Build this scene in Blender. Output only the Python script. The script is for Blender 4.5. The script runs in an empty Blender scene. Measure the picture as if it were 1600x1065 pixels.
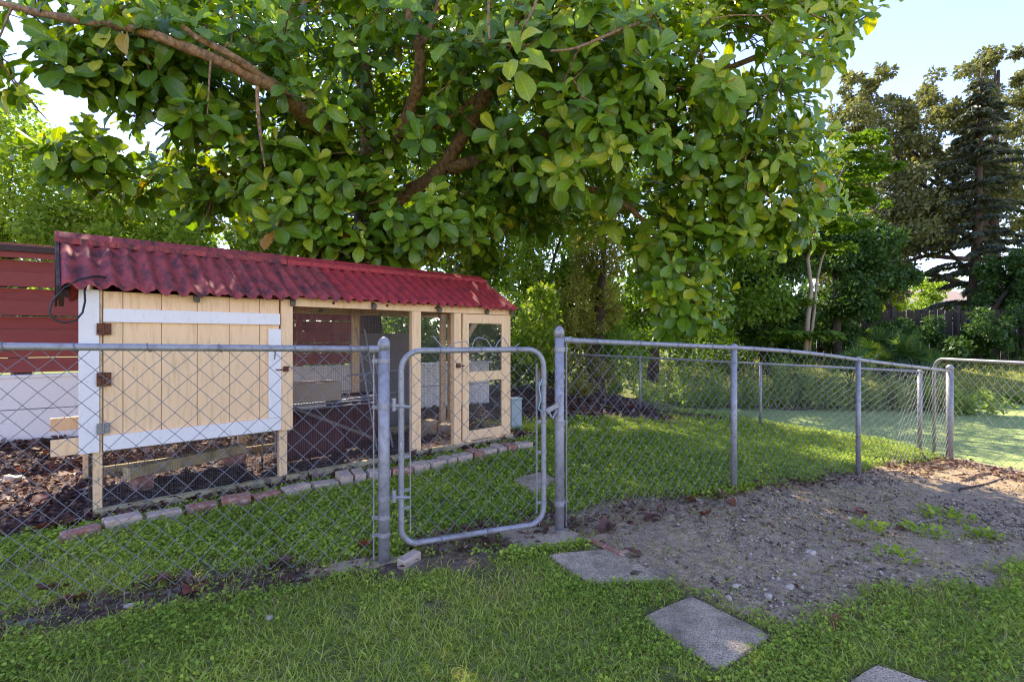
import bpy, bmesh, math, random
import numpy as np
from mathutils import Vector, Matrix
random.seed(7); RNG = np.random.default_rng(11)
scene = bpy.context.scene
COL = scene.collection

# ------------------------------------------------------------------ camera, sky, sun, exposure
F, CX, V0, EYE = 780.0, 800.0, 527.0, 1.3           # focal length in pixels of the 1600 px frame, horizon row, eye height
cam_d = bpy.data.cameras.new('camera'); cam = bpy.data.objects.new('camera', cam_d); COL.objects.link(cam)
cam.location = (0, 0, EYE); cam.rotation_euler = (math.pi / 2, 0, 0)
cam_d.sensor_width = 36; cam_d.lens = 36 * F / 1600
cam_d.shift_y = (V0 - 532.5) / 1600
cam_d.clip_start = 0.05; cam_d.clip_end = 2000
scene.camera = cam

SUN_AZ, SUN_EL = math.radians(-26), math.radians(47)  # azimuth from +Y towards +X
sun_dir = Vector((math.sin(SUN_AZ) * math.cos(SUN_EL), math.cos(SUN_AZ) * math.cos(SUN_EL), math.sin(SUN_EL)))
w = bpy.data.worlds.new('World'); scene.world = w; w.use_nodes = True
wn = w.node_tree; bg = wn.nodes['Background']
sky = wn.nodes.new('ShaderNodeTexSky'); sky.sky_type = 'NISHITA'; sky.sun_disc = False
sky.sun_elevation = SUN_EL; sky.sun_rotation = SUN_AZ
sky.air_density = 1.0; sky.dust_density = 0.0; sky.ozone_density = 4.5
tint = wn.nodes.new('ShaderNodeMix'); tint.data_type = 'RGBA'; tint.blend_type = 'MULTIPLY'; tint.inputs[0].default_value = 1.0; tint.inputs[7].default_value = (1.10, 0.86, 0.93, 1)
wn.links.new(sky.outputs[0], tint.inputs[6]); wn.links.new(tint.outputs[2], bg.inputs[0]); bg.inputs[1].default_value = 0.15
sl = bpy.data.lights.new('sun', 'SUN'); sl.energy = 3.6; sl.angle = math.radians(0.55); sl.color = (1.0, 0.90, 0.72)
so = bpy.data.objects.new('sun', sl); COL.objects.link(so); so.location = (-4, 10, 20)
so.rotation_euler = (-sun_dir).to_track_quat('-Z', 'Y').to_euler()
vs = scene.view_settings
vs.view_transform = 'Standard'; vs.look = 'None'; vs.gamma = 1; vs.use_curve_mapping = False; vs.exposure = 1.9
scene.render.engine = 'CYCLES'
cy = scene.cycles
cy.max_bounces = 7; cy.diffuse_bounces = 4; cy.glossy_bounces = 2; cy.transmission_bounces = 4; cy.transparent_max_bounces = 4
cy.use_denoising = True; cy.pixel_filter_type = 'BLACKMAN_HARRIS'; cy.filter_width = 1.15; cy.sample_clamp_indirect = 6
try: cy.denoiser = 'OPENIMAGEDENOISE'; cy.denoising_prefilter = 'NONE'
except Exception: pass
cy.caustics_reflective = False; cy.caustics_refractive = False

# ------------------------------------------------------------------ helpers
def at(u, v, Y): return Vector(((u - CX) * Y / F, Y, EYE - (v - V0) * Y / F))   # measured pixel + depth -> place in the yard

def tag(o, label=None, cat=None, group=None, kind=None):
    if label: o['label'] = label
    if cat: o['category'] = cat
    if group: o['group'] = group
    if kind: o['kind'] = kind
    return o

def empty(name, loc, rz=0.0):
    o = bpy.data.objects.new(name, None); COL.objects.link(o)
    o.empty_display_size = 0.1; o.location = loc; o.rotation_euler = (0, 0, rz); return o

class MB:
    """collects shapes, links them as ONE mesh object"""
    def __init__(s): s.v = []; s.f = []
    def add(s, vs_, fs_):
        n = len(s.v); s.v.extend([tuple(p) for p in vs_]); s.f.extend([tuple(i + n for i in f) for f in fs_]); return s
    def box(s, x0, x1, y0, y1, z0, z1):
        return s.add([(x0,y0,z0),(x1,y0,z0),(x1,y1,z0),(x0,y1,z0),(x0,y0,z1),(x1,y0,z1),(x1,y1,z1),(x0,y1,z1)],
                     [(0,3,2,1),(4,5,6,7),(0,1,5,4),(1,2,6,5),(2,3,7,6),(3,0,4,7)])
    def bar(s, p, q, w_, h_, up=(0,0,1)):
        p, q, up = Vector(p), Vector(q), Vector(up)
        d = (q - p).normalized(); a = d.cross(up)
        if a.length < 1e-4: a = d.cross(Vector((0, 1, 0)))
        a = a.normalized() * w_ / 2; b = a.cross(d).normalized() * h_ / 2
        vs_ = [p-a-b, p+a-b, p+a+b, p-a+b, q-a-b, q+a-b, q+a+b, q-a+b]
        return s.add(vs_, [(0,1,2,3),(7,6,5,4),(1,0,4,5),(2,1,5,6),(3,2,6,7),(0,3,7,4)])
    def tube(s, pts, r, n=8, cap=True):
        pts = [Vector(p) for p in pts]; m = len(pts)
        rs = r if isinstance(r, (list, tuple)) else [r] * m
        t0 = (pts[1] - pts[0]).normalized()
        ref = Vector((0,0,1)) if abs(t0.z) < 0.9 else Vector((1,0,0))
        a = t0.cross(ref).normalized()
        vs_, fs_ = [], []
        for i, p in enumerate(pts):
            t = (pts[min(i+1, m-1)] - pts[max(i-1, 0)]).normalized()
            a = (a - t * a.dot(t)).normalized(); b = t.cross(a)
            for k in range(n):
                an = 2 * math.pi * k / n
                vs_.append(p + (a * math.cos(an) + b * math.sin(an)) * rs[i])
        for i in range(m - 1):
            for k in range(n):
                k2 = (k + 1) % n
                fs_.append((i*n+k, i*n+k2, (i+1)*n+k2, (i+1)*n+k))
        if cap:
            fs_.append(tuple(range(n-1, -1, -1))); fs_.append(tuple((m-1)*n + k for k in range(n)))
        return s.add(vs_, fs_)
    def lathe(s, c, prof, n=16):
        vs_, fs_ = [], []
        for r, z in prof:
            for k in range(n):
                an = 2*math.pi*k/n; vs_.append((c[0]+r*math.cos(an), c[1]+r*math.sin(an), c[2]+z))
        for i in range(len(prof)-1):
            for k in range(n):
                k2 = (k+1) % n; fs_.append((i*n+k, i*n+k2, (i+1)*n+k2, (i+1)*n+k))
        fs_.append(tuple(range(n-1,-1,-1))); fs_.append(tuple((len(prof)-1)*n+k for k in range(n)))
        return s.add(vs_, fs_)
    def build(s, name, m, parent=None, loc=None, bevel=0.0, smooth=False, kind=None, label=None):
        me = bpy.data.meshes.new(name)
        vs_ = s.v
        if loc is not None:
            L = Vector(loc); vs_ = [(p[0]-L.x, p[1]-L.y, p[2]-L.z) for p in s.v]
        me.from_pydata(vs_, [], s.f); me.update()
        if smooth: me.polygons.foreach_set('use_smooth', [True]*len(me.polygons))
        if m: me.materials.append(m)
        o = bpy.data.objects.new(name, me); COL.objects.link(o)
        if parent is not None: o.parent = parent
        if loc is not None: o.location = loc
        if bevel:
            b = o.modifiers.new('edge', 'BEVEL'); b.width = bevel; b.segments = 2; b.limit_method = 'ANGLE'
        if kind: o['kind'] = kind
        if label: o['label'] = label
        return o

def np_mesh(name, verts, faces, m, parent=None, attr=None, smooth=False, kind=None, loc=None):
    """faces: (n,k) array"""
    me = bpy.data.meshes.new(name)
    verts = np.asarray(verts, np.float32); faces = np.asarray(faces, np.int32); n, k = faces.shape
    if loc is not None: verts = verts - np.array(loc, np.float32)
    me.vertices.add(len(verts)); me.vertices.foreach_set('co', verts.ravel())
    me.loops.add(n*k); me.loops.foreach_set('vertex_index', faces.ravel())
    me.polygons.add(n); me.polygons.foreach_set('loop_start', np.arange(0, n*k, k, dtype=np.int32))
    me.polygons.foreach_set('loop_total', np.full(n, k, np.int32))
    if smooth: me.polygons.foreach_set('use_smooth', np.ones(n, bool))
    me.update(calc_edges=True)
    if attr is not None:
        a = me.attributes.new('lv', 'FLOAT_VECTOR', 'POINT'); a.data.foreach_set('vector', np.asarray(attr, np.float32).ravel())
    if m: me.materials.append(m)
    o = bpy.data.objects.new(name, me); COL.objects.link(o)
    if parent is not None: o.parent = parent
    if loc is not None: o.location = loc
    if kind: o['kind'] = kind
    return o

def norm(a): return a / np.maximum(np.linalg.norm(a, axis=-1, keepdims=True), 1e-9)
def frames(y, z):
    """rotation matrices (N,3,3) with columns x,y,z from leaf direction y and rough normal z"""
    y = norm(y); z = norm(z - y*np.sum(z*y, -1, keepdims=True)); x = np.cross(y, z)
    return np.stack([x, y, z], -1)
def instance(tv, tf, pos, R, sc, attr_t=None, rnd=None):
    N, n = len(pos), len(tv)
    v = np.einsum('nij,kj->nki', R, tv) * np.asarray(sc).reshape(N, 1, -1) + pos[:, None, :]
    f = (tf[None] + (np.arange(N)*n)[:, None, None]).reshape(-1, tf.shape[1])
    at_ = np.zeros((N, n, 3), np.float32)
    if attr_t is not None: at_[:, :, :2] = attr_t[None, :, :2]
    if rnd is not None: at_[:, :, 2] = np.asarray(rnd)[:, None]
    return v.reshape(-1, 3), f, at_.reshape(-1, 3)
def wires(segs, r, sides=4):
    """(N,2,3) straight wire pieces -> prisms"""
    segs = np.asarray(segs, np.float64); p, q = segs[:, 0], segs[:, 1]
    d = norm(q - p); ref = np.where(np.abs(d[:, 2:3]) < 0.95, np.array([[0, 0, 1.0]]), np.array([[1.0, 0, 0]]))
    a = norm(np.cross(d, ref)); b = np.cross(d, a)
    an = 2*np.pi*np.arange(sides)/sides + np.pi/4
    ring = (a[:, None]*np.cos(an)[None, :, None] + b[:, None]*np.sin(an)[None, :, None]) * r
    v = np.concatenate([p[:, None]+ring, q[:, None]+ring], 1)
    f = np.array([[k, (k+1) % sides, sides+(k+1) % sides, sides+k] for k in range(sides)])
    f = (f[None] + (np.arange(len(segs))*2*sides)[:, None, None]).reshape(-1, 4)
    return v.reshape(-1, 3), f

# ------------------------------------------------------------------ materials
def newmat(name):
    m = bpy.data.materials.new(name); m.use_nodes = True; nt = m.node_tree
    return m, nt, nt.nodes['Principled BSDF'], nt.nodes['Material Output']
def N_(nt, t, **kw):
    n = nt.nodes.new(t)
    for k, v in kw.items(): setattr(n, k, v)
    return n
def noise(nt, co, scale, detail=4, rough=0.6):
    n = N_(nt, 'ShaderNodeTexNoise'); n.inputs['Scale'].default_value = scale; n.inputs['Detail'].default_value = detail
    n.inputs['Roughness'].default_value = rough; nt.links.new(co, n.inputs['Vector']); return n.outputs['Fac']
def ramp(nt, fac, stops):
    r = N_(nt, 'ShaderNodeValToRGB'); e = r.color_ramp.elements
    while len(e) > 1: e.remove(e[0])
    e[0].position = stops[0][0]; c = stops[0][1]; e[0].color = (*c, 1) if len(c) == 3 else c
    for p, c in stops[1:]:
        x = e.new(p); x.color = (*c, 1) if len(c) == 3 else c
    nt.links.new(fac, r.inputs[0]); return r.outputs[0]
def g(v): return (v, v, v)
def mix(nt, fac, a, b, mode='MIX'):
    m = N_(nt, 'ShaderNodeMix', data_type='RGBA', blend_type=mode)
    for s, x in ((m.inputs[0], fac), (m.inputs[6], a), (m.inputs[7], b)):
        if isinstance(x, (int, float)): s.default_value = x
        elif isinstance(x, tuple): s.default_value = (*x, 1)
        else: nt.links.new(x, s)
    return m.outputs[2]
def math_(nt, op, a, b=None):
    m = N_(nt, 'ShaderNodeMath', operation=op)
    for s, x in ((m.inputs[0], a), (m.inputs[1], b)):
        if x is None: continue
        if isinstance(x, (int, float)): s.default_value = x
        else: nt.links.new(x, s)
    return m.outputs[0]
def coords(nt, kind='Object', stretch=None, rnd=True):
    tc = N_(nt, 'ShaderNodeTexCoord'); o = tc.outputs[kind]
    if rnd and kind == 'Object':       # alike pieces get their own grain
        oi = N_(nt, 'ShaderNodeObjectInfo'); ad = N_(nt, 'ShaderNodeVectorMath', operation='ADD')
        sc_ = N_(nt, 'ShaderNodeVectorMath', operation='SCALE'); sc_.inputs['Scale'].default_value = 37.0
        cx = N_(nt, 'ShaderNodeCombineXYZ'); nt.links.new(oi.outputs['Random'], cx.inputs[0]); nt.links.new(oi.outputs['Random'], cx.inputs[2])
        nt.links.new(cx.outputs[0], sc_.inputs[0]); nt.links.new(o, ad.inputs[0]); nt.links.new(sc_.outputs[0], ad.inputs[1]); o = ad.outputs[0]
    if stretch:
        mp = N_(nt, 'ShaderNodeMapping'); mp.inputs['Scale'].default_value = stretch; nt.links.new(o, mp.inputs['Vector']); o = mp.outputs[0]
    return o
def bump(nt, bs, h, strength=0.3, dist=0.01):
    b = N_(nt, 'ShaderNodeBump'); b.inputs['Strength'].default_value = strength; b.inputs['Distance'].default_value = dist
    nt.links.new(h, b.inputs['Height']); nt.links.new(b.outputs[0], bs.inputs['Normal'])
def surf(name, base, dirt=None, dirt_at=(0.55, 0.75), scale=6, rough=0.6, grain=None, bstr=0.2, metal=0.0, var=0.12, fine=60, spec=0.5, dirt2=None, dirt2_at=(0.6, 0.66), scale2=18, fc=1.0):
    """painted, wooden, stone or metal surface: base colour with slight variation, patches of dirt/wear, fine relief"""
    m, nt, bs, out = newmat(name)
    co = coords(nt, stretch=grain)
    n1 = noise(nt, co, scale, 6, 0.65); n2 = noise(nt, co, fine, 4)
    lo = tuple(c*(1-var*2) for c in base); hi = tuple(min(1, c*(1+var)) for c in base)
    col = ramp(nt, n1, [(0.25, lo), (0.5, base), (0.8, hi)])
    col = mix(nt, 0.5, col, mix(nt, n2, tuple(c*(1-0.25*fc) for c in base), tuple(min(1, c*(1+0.15*fc)) for c in base)))
    if dirt:
        n3 = noise(nt, co, scale*1.7, 8, 0.72)
        col = mix(nt, ramp(nt, n3, [(dirt_at[0], g(0)), (dirt_at[1], g(1))]), col, dirt)
    if dirt2:
        n4 = noise(nt, co, scale2, 6, 0.7)
        col = mix(nt, ramp(nt, n4, [(dirt2_at[0], g(0)), (dirt2_at[1], g(1))]), col, dirt2)
    nt.links.new(col, bs.inputs['Base Color'])
    bs.inputs['Roughness'].default_value = rough; bs.inputs['Metallic'].default_value = metal
    bs.inputs['Specular IOR Level'].default_value = spec
    bump(nt, bs, mix(nt, 0.5, n1, n2), bstr, 0.01)
    return m
def leaf_mat(name, stops, transl=0.35, rough=0.42, veins=False, tcol=(1.5, 1.45, 0.5), spec=0.4, objvar=False, dry=None):
    m, nt, bs, out = newmat(name)
    a = N_(nt, 'ShaderNodeAttribute', attribute_name='lv'); sp = N_(nt, 'ShaderNodeSeparateXYZ'); nt.links.new(a.outputs['Vector'], sp.inputs[0])
    r = sp.outputs[2]
    if objvar:
        oi = N_(nt, 'ShaderNodeObjectInfo'); r = math_(nt, 'FRACT', math_(nt, 'ADD', r, oi.outputs['Random']))
    col = ramp(nt, r, stops)
    if dry: col = mix(nt, sp.outputs[0], col, dry)
    if veins:
        ax = math_(nt, 'ABSOLUTE', sp.outputs[0]); rib = ramp(nt, ax, [(0.03, g(1)), (0.10, g(0))])
        s = math_(nt, 'SINE', math_(nt, 'MULTIPLY', math_(nt, 'SUBTRACT', sp.outputs[1], math_(nt, 'MULTIPLY', ax, 0.16)), 50.0))
        side = ramp(nt, s, [(0.80, g(0)), (0.99, g(1))])
        vein = mix(nt, 1.0, rib, mix(nt, 1.0, side, g(0.45), 'MULTIPLY'), 'LIGHTEN')
        col = mix(nt, mix(nt, 1.0, vein, g(0.40), 'MULTIPLY'), col, mix(nt, 1.0, col, (2.4, 2.0, 1.9), 'MULTIPLY'))
        bump(nt, bs, math_(nt, 'MULTIPLY', s, 1.0), 0.10, 0.003)
    nt.links.new(col, bs.inputs['Base Color']); bs.inputs['Roughness'].default_value = rough; bs.inputs['Specular IOR Level'].default_value = spec
    tr = N_(nt, 'ShaderNodeBsdfTranslucent'); nt.links.new(mix(nt, 1.0, col, tcol, 'MULTIPLY'), tr.inputs[0])
    ms = N_(nt, 'ShaderNodeMixShader'); ms.inputs[0].default_value = transl
    nt.links.new(bs.outputs[0], ms.inputs[1]); nt.links.new(tr.outputs[0], ms.inputs[2]); nt.links.new(ms.outputs[0], out.inputs[0])
    return m

M = {}
M['cream'] = surf('cream_paint', (0.90, 0.60, 0.32), (0.52, 0.33, 0.14), (0.50, 0.80), 2.5, 0.6, (9, 9, 0.9), 0.2, var=0.07, dirt2=(0.30, 0.20, 0.10), dirt2_at=(0.68, 0.74), scale2=22, fc=0.25, fine=25)
M['cream_worn'] = surf('worn_cream_paint', (0.82, 0.57, 0.31), (0.16, 0.12, 0.06), (0.52, 0.72), 7, 0.7, (6, 6, 1.5), 0.35, var=0.1)
M['white'] = surf('white_paint', (0.82, 0.77, 0.71), (0.5, 0.46, 0.40), (0.56, 0.85), 4, 0.5, (5, 5, 2), 0.12, var=0.04, dirt2=(0.36, 0.32, 0.27), dirt2_at=(0.69, 0.75), scale2=20, fc=0.2, fine=25)
M['dark_wood'] = surf('dark_wood', (0.05, 0.03, 0.025), None, rough=0.8, grain=(5, 5, 1), bstr=0.4)
M['old_shaded_boards'] = surf('weathered_shade_dark_boards', (0.055, 0.040, 0.030), (0.02, 0.016, 0.012), (0.42, 0.65), 4, 0.9, (6, 6, .8), 0.5)  # weathered wood; the far fence's shade is put into this dark tone
M['grey_wood'] = surf('weathered_wood', (0.20, 0.16, 0.13), (0.06, 0.045, 0.035), (0.45, 0.7), 5, 0.85, (9, 9, 1), 0.5)
M['plank'] = surf('bare_plank', (0.45, 0.33, 0.22), (0.2, 0.13, 0.08), (0.55, 0.8), 5, 0.7, (1, 9, 9), 0.3)
M['sill'] = surf('mossy_sill', (0.56, 0.44, 0.22), (0.16, 0.14, 0.06), (0.46, 0.68), 6, 0.85, None, 0.5)
M['roof_old'] = surf('weathered_red_roofing', (0.37, 0.062, 0.058), (0.075, 0.032, 0.034), (0.43, 0.62), 6, 0.7, (1.6, 0.6, 0.6), 0.6, var=0.2, fine=110, dirt2=(0.30, 0.16, 0.13), dirt2_at=(0.60, 0.72), scale2=26, spec=0.3)
M['roof_new'] = surf('red_roofing', (0.43, 0.044, 0.046), (0.10, 0.024, 0.032), (0.46, 0.70), 9, 0.62, (1.6, 0.6, 0.6), 0.5, var=0.18, fine=110, dirt2=(0.32, 0.13, 0.10), dirt2_at=(0.62, 0.74), scale2=28, spec=0.3)
M['maroon'] = surf('maroon_sheet', (0.10, 0.022, 0.024), (0.03, 0.015, 0.018), (0.5, 0.7), 6, 0.7)
M['fence_red'] = surf('red_fence_paint', (0.25, 0.042, 0.030), (0.12, 0.03, 0.022), (0.5, 0.8), 4, 0.7, (1, 6, 8), 0.3)
M['galv'] = surf('galvanised_steel', (0.33, 0.325, 0.345), (0.19, 0.17, 0.165), (0.47, 0.70), 14, 0.52, None, 0.2, metal=0.3, var=0.14, dirt2=(0.50, 0.49, 0.49), dirt2_at=(0.62, 0.70), scale2=60)
M['galv_wire'] = surf('galvanised_wire', (0.21, 0.21, 0.235), None, rough=0.5, metal=0.5, var=0.2, scale=9)
M['rusty_wire'] = surf('old_galvanised_wire', (0.33, 0.32, 0.33), (0.20, 0.13, 0.09), (0.55, 0.7), 3, 0.6, metal=0.4)
M['cloth'] = surf('hardware_cloth', (0.17, 0.165, 0.16), (0.12, 0.07, 0.04), (0.5, 0.7), 3, 0.6, metal=0.4)
M['rust'] = surf('rust', (0.16, 0.055, 0.02), (0.03, 0.015, 0.012), (0.5, 0.6), 40, 0.85, None, 0.6)
M['hinge_grey'] = surf('dull_zinc', (0.3, 0.28, 0.26), (0.14, 0.07, 0.04), (0.55, 0.65), 40, 0.6, metal=0.6)
M['black'] = surf('black_rubber', (0.012, 0.012, 0.015), None, rough=0.5)
M['brick_red'] = surf('red_brick', (0.34, 0.135, 0.09), (0.50, 0.39, 0.29), (0.50, 0.62), 14, 0.85, None, 0.6, dirt2=(0.06, 0.04, 0.03), dirt2_at=(0.62, 0.75), scale2=9)
M['brick_pale'] = surf('mortar_covered_brick', (0.52, 0.39, 0.29), (0.24, 0.10, 0.07), (0.55, 0.66), 12, 0.85, None, 0.6, dirt2=(0.08, 0.07, 0.05), dirt2_at=(0.62, 0.75), scale2=9)
M['concrete'] = surf('lichened_concrete', (0.66, 0.49, 0.31), (0.24, 0.18, 0.11), (0.44, 0.66), 2.6, 0.95, None, 0.9, var=0.25, fine=150, dirt2=(0.15, 0.12, 0.09), dirt2_at=(0.48, 0.60), scale2=150, spec=0.15)
M['bark'] = surf('pale_bark', (0.34, 0.20, 0.10), (0.11, 0.065, 0.035), (0.42, 0.60), 14, 0.9, (1, 1, 0.6), 1.0, var=0.25, dirt2=(0.42, 0.36, 0.28), dirt2_at=(0.60, 0.68), scale2=16)
M['bark_dark'] = surf('dark_bark', (0.075, 0.05, 0.035), (0.03, 0.02, 0.015), (0.45, 0.65), 7, 0.9, (1, 1, 0.4), 0.7)
M['bark_pale'] = surf('grey_bark', (0.33, 0.26, 0.19), (0.14, 0.11, 0.08), (0.5, 0.7), 7, 0.85, (1, 1, 0.4), 0.4)
M['litter'] = leaf_mat('dry_leaf_litter', [(0, (0.05, 0.025, 0.018)), (0.3, (0.11, 0.05, 0.03)), (0.6, (0.14, 0.065, 0.045)), (0.85, (0.19, 0.11, 0.075)), (1, (0.28, 0.22, 0.19))], 0.1, 0.7, tcol=(1.2, 0.9, 0.6), spec=0.25)
M['fallen'] = leaf_mat('fallen_leaf', [(0, (0.13, 0.065, 0.04)), (0.25, (0.20, 0.055, 0.03)), (0.5, (0.095, 0.048, 0.052)), (0.75, (0.24, 0.10, 0.04)), (1, (0.06, 0.03, 0.022))], 0.12, 0.5, tcol=(1.4, 0.8, 0.4), spec=0.35)
M['chips'] = leaf_mat('gravel_chip', [(0, (0.07, 0.05, 0.04)), (0.45, (0.22, 0.15, 0.10)), (0.75, (0.42, 0.31, 0.22)), (1, (0.66, 0.53, 0.40))], 0.0, 0.9, spec=0.2)
M['pebble'] = surf('shell_white_stone', (0.54, 0.43, 0.31), (0.4, 0.36, 0.3), (0.5, 0.8), 20, 0.7)
M['box_grey'] = surf('grey_green_plastic', (0.33, 0.40, 0.40), None, rough=0.5, var=0.05)
M['mulch'] = surf('terracotta', (0.30, 0.11, 0.06), (0.12, 0.05, 0.03), (0.5, 0.7), 12, 0.8)
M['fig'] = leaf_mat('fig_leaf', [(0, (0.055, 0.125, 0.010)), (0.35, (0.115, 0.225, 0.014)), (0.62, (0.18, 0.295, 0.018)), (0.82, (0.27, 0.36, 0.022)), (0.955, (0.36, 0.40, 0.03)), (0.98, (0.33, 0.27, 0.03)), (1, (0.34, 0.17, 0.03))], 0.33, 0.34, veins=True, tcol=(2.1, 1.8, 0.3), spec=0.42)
M['grass'] = leaf_mat('grass_blade', [(0, (0.22, 0.28, 0.04)), (0.5, (0.38, 0.44, 0.06)), (0.85, (0.49, 0.52, 0.09)), (1, (0.55, 0.50, 0.16))], 0.38, 0.6, spec=0.25, tcol=(1.4, 1.4, 0.5), dry=(0.46, 0.34, 0.18))
M['weed'] = leaf_mat('weed_leaf', [(0, (0.17, 0.26, 0.035)), (0.5, (0.31, 0.41, 0.05)), (1, (0.45, 0.51, 0.08))], 0.33, 0.7, spec=0.15, tcol=(1.4, 1.4, 0.5))
def tree_leaf(name, a, b, c, transl=0.35, **k):
    return leaf_mat(name, [(0, a), (0.5, b), (1, c)], transl, 0.5, spec=0.3, **k)
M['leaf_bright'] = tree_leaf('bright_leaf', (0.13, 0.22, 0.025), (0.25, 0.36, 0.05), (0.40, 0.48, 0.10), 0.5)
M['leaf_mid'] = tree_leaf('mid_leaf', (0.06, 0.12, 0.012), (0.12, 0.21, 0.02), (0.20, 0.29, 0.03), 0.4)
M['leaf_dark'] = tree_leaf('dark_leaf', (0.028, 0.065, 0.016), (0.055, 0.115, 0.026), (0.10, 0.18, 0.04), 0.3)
M['leaf_oak'] = tree_leaf('oak_leaf', (0.09, 0.105, 0.045), (0.16, 0.175, 0.075), (0.29, 0.26, 0.12), 0.35)
M['leaf_fir'] = tree_leaf('conifer_needle', (0.045, 0.06, 0.04), (0.08, 0.10, 0.06), (0.14, 0.15, 0.085), 0.25)
M['leaf_vine'] = tree_leaf('vine_leaf', (0.15, 0.16, 0.035), (0.28, 0.27, 0.06), (0.42, 0.38, 0.12), 0.45)
M['leaf_herb'] = tree_leaf('waterside_leaf', (0.17, 0.27, 0.05), (0.29, 0.40, 0.09), (0.44, 0.50, 0.15), 0.45)
M['palmetto'] = tree_leaf('palmetto_blade', (0.03, 0.08, 0.025), (0.06, 0.13, 0.04), (0.16, 0.22, 0.06), 0.3)
M['shingle'] = surf('brown_shingles', (0.30, 0.22, 0.17), (0.2, 0.14, 0.1), (0.5, 0.8), 3, 0.9)
M['wall_paint'] = surf('pale_stucco', (0.6, 0.55, 0.47), None, rough=0.9)
# ------------------------------------------------------------------ terrain
def smooth(a, b, x):
    t = np.clip((np.asarray(x, float)-a)/(b-a), 0, 1); return t*t*(3-2*t)
def polysd(x, y, poly):
    x = np.asarray(x, float); y = np.asarray(y, float)
    d = np.full(x.shape, 1e9); inside = np.zeros(x.shape, bool)
    n = len(poly)
    for i in range(n):
        (ax, ay), (bx, by) = poly[i], poly[(i+1) % n]
        ex, ey = bx-ax, by-ay
        t = np.clip(((x-ax)*ex+(y-ay)*ey)/(ex*ex+ey*ey+1e-12), 0, 1)
        d = np.minimum(d, np.hypot(x-ax-t*ex, y-ay-t*ey))
        c = ((ay > y) != (by > y)) & (x < (bx-ax)*(y-ay)/(by-ay+1e-12)+ax)
        inside ^= c
    return np.where(inside, -d, d)
def linesd(x, y, pts):
    d = np.full(np.shape(x), 1e9)
    for (ax, ay), (bx, by) in zip(pts[:-1], pts[1:]):
        ex, ey = bx-ax, by-ay
        t = np.clip(((x-ax)*ex+(y-ay)*ey)/(ex*ex+ey*ey), 0, 1)
        d = np.minimum(d, np.hypot(x-ax-t*ex, y-ay-t*ey))
    return d
def wob(x, y, f=1.0, ph=0.0):        # cheap smooth noise -1..1
    x = np.asarray(x)*f; y = np.asarray(y)*f
    return (np.sin(x*2.1+1.3*np.sin(y*1.7+ph)+ph)+np.sin(y*2.7+1.1*np.sin(x*2.3-ph)+2*ph)+0.6*np.sin(x*5.3+y*4.1+ph)+0.5*np.sin(x*7.7-y*8.9+3*ph))/3.1
POND = [(3.2,13.7),(4.05,12.4),(4.8,10.5),(5.9,9.3),(6.7,8.5),(7.2,7.2),(8.3,5.2),(12,3),(26,2),(26,14),(14,14.7),(11,13.9),(8.1,12.9),(5,13.3)]
WATER = -0.62
def gz(x, y):
    x = np.asarray(x, float); y = np.asarray(y, float)
    t = x+0.1*y
    base = -0.085*np.clip(t-2.2, 0, 5.6); base = base*smooth(-0.2, 1.2, t-2.0)
    far = np.where(x > 2, 0.35, 0.05)
    base = base+(far-base)*smooth(14.0, 19, y)
    base = base+0.012*wob(x, y, 0.9)+0.006*wob(x, y, 2.7, 1.0)
    sd = polysd(x, y, POND)+0.18*wob(x, y, 1.3, 2.0)
    z = base+(WATER-base)*smooth(0.9, 0.0, sd)
    return np.where(sd < 0, WATER-0.5*np.clip(-sd/0.8, 0, 1), z)
def gzf(x, y): return float(gz(np.array([x]), np.array([y]))[0])
def gp(u, v):
    """the ground point seen at a measured pixel"""
    z = 0.0
    for _ in range(25):
        Y = (EYE-z)*F/(v-V0); X = (u-CX)*Y/F; z = 0.5*z+0.5*gzf(X, Y)
    return Vector((X, Y, gzf(X, Y)))

COOP = Vector((-3.045, 3.61, 0)); CD = (0.7327, 0.6805); COOP_RZ = math.atan2(CD[1], CD[0])
def coop_local(x, y):
    dx, dy = np.asarray(x)-COOP.x, np.asarray(y)-COOP.y
    return dx*CD[0]+dy*CD[1], -dx*CD[1]+dy*CD[0]
def su(u, b=0.0):
    """distance along the coop front (at setback b) that is seen at column u"""
    k = (u-CX)/F; x0 = COOP.x-CD[1]*b; y0 = COOP.y+CD[0]*b
    return (k*y0-x0)/(CD[0]-k*CD[1])
def zs(s, b, v): return EYE-(v-V0)*(COOP.y+CD[1]*s+CD[0]*b)/F

HINGE = Vector((-0.741, 2.889, 0)); LATCH = Vector((0.316, 3.329, 0.03))
LFENCE = [(-0.741, 2.889), (-0.741-1.58*1.9, 2.889-0.626*1.9)]
RFENCE = [(0.316, 3.329), (1.90, 4.274), (3.685, 5.313), (5.98, 6.82)]
BFENCE = [(6.07, 7.43), (4.30, 8.64), (2.53, 9.86), (0.76, 11.08)]
PANEL = [(6.09, 7.2), (6.05, 5.6)]
DIRT = [tuple(gp(u, v))[:2] for u, v in [(885,805),(1000,783),(1150,768),(1250,752),(1340,735),(1480,716),(1600,716),(1720,760),(1720,880),(1600,893),(1480,913),(1350,930),(1290,972),(1215,985),(1120,940),(1020,900),(905,862)]]
GATEBARE = [tuple(gp(u, v))[:2] for u, v in [(600,885),(640,840),(760,815),(870,800),(920,830),(800,862),(660,895)]]
STONES = {'by_gate': [(775,836),(878,824),(922,846),(812,861)], 'mid': [(855,868),(958,858),(1045,907),(918,912)],
          'near': [(1002,966),(1080,931),(1207,995),(1122,1050)], 'edge': [(1325,1068),(1370,1040),(1480,1080),(1420,1120)],
          'inside': [(800,752),(846,738),(868,752),(838,776)]}
STONES = {k: [gp(*p) for p in q] for k, q in STONES.items()}

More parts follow.
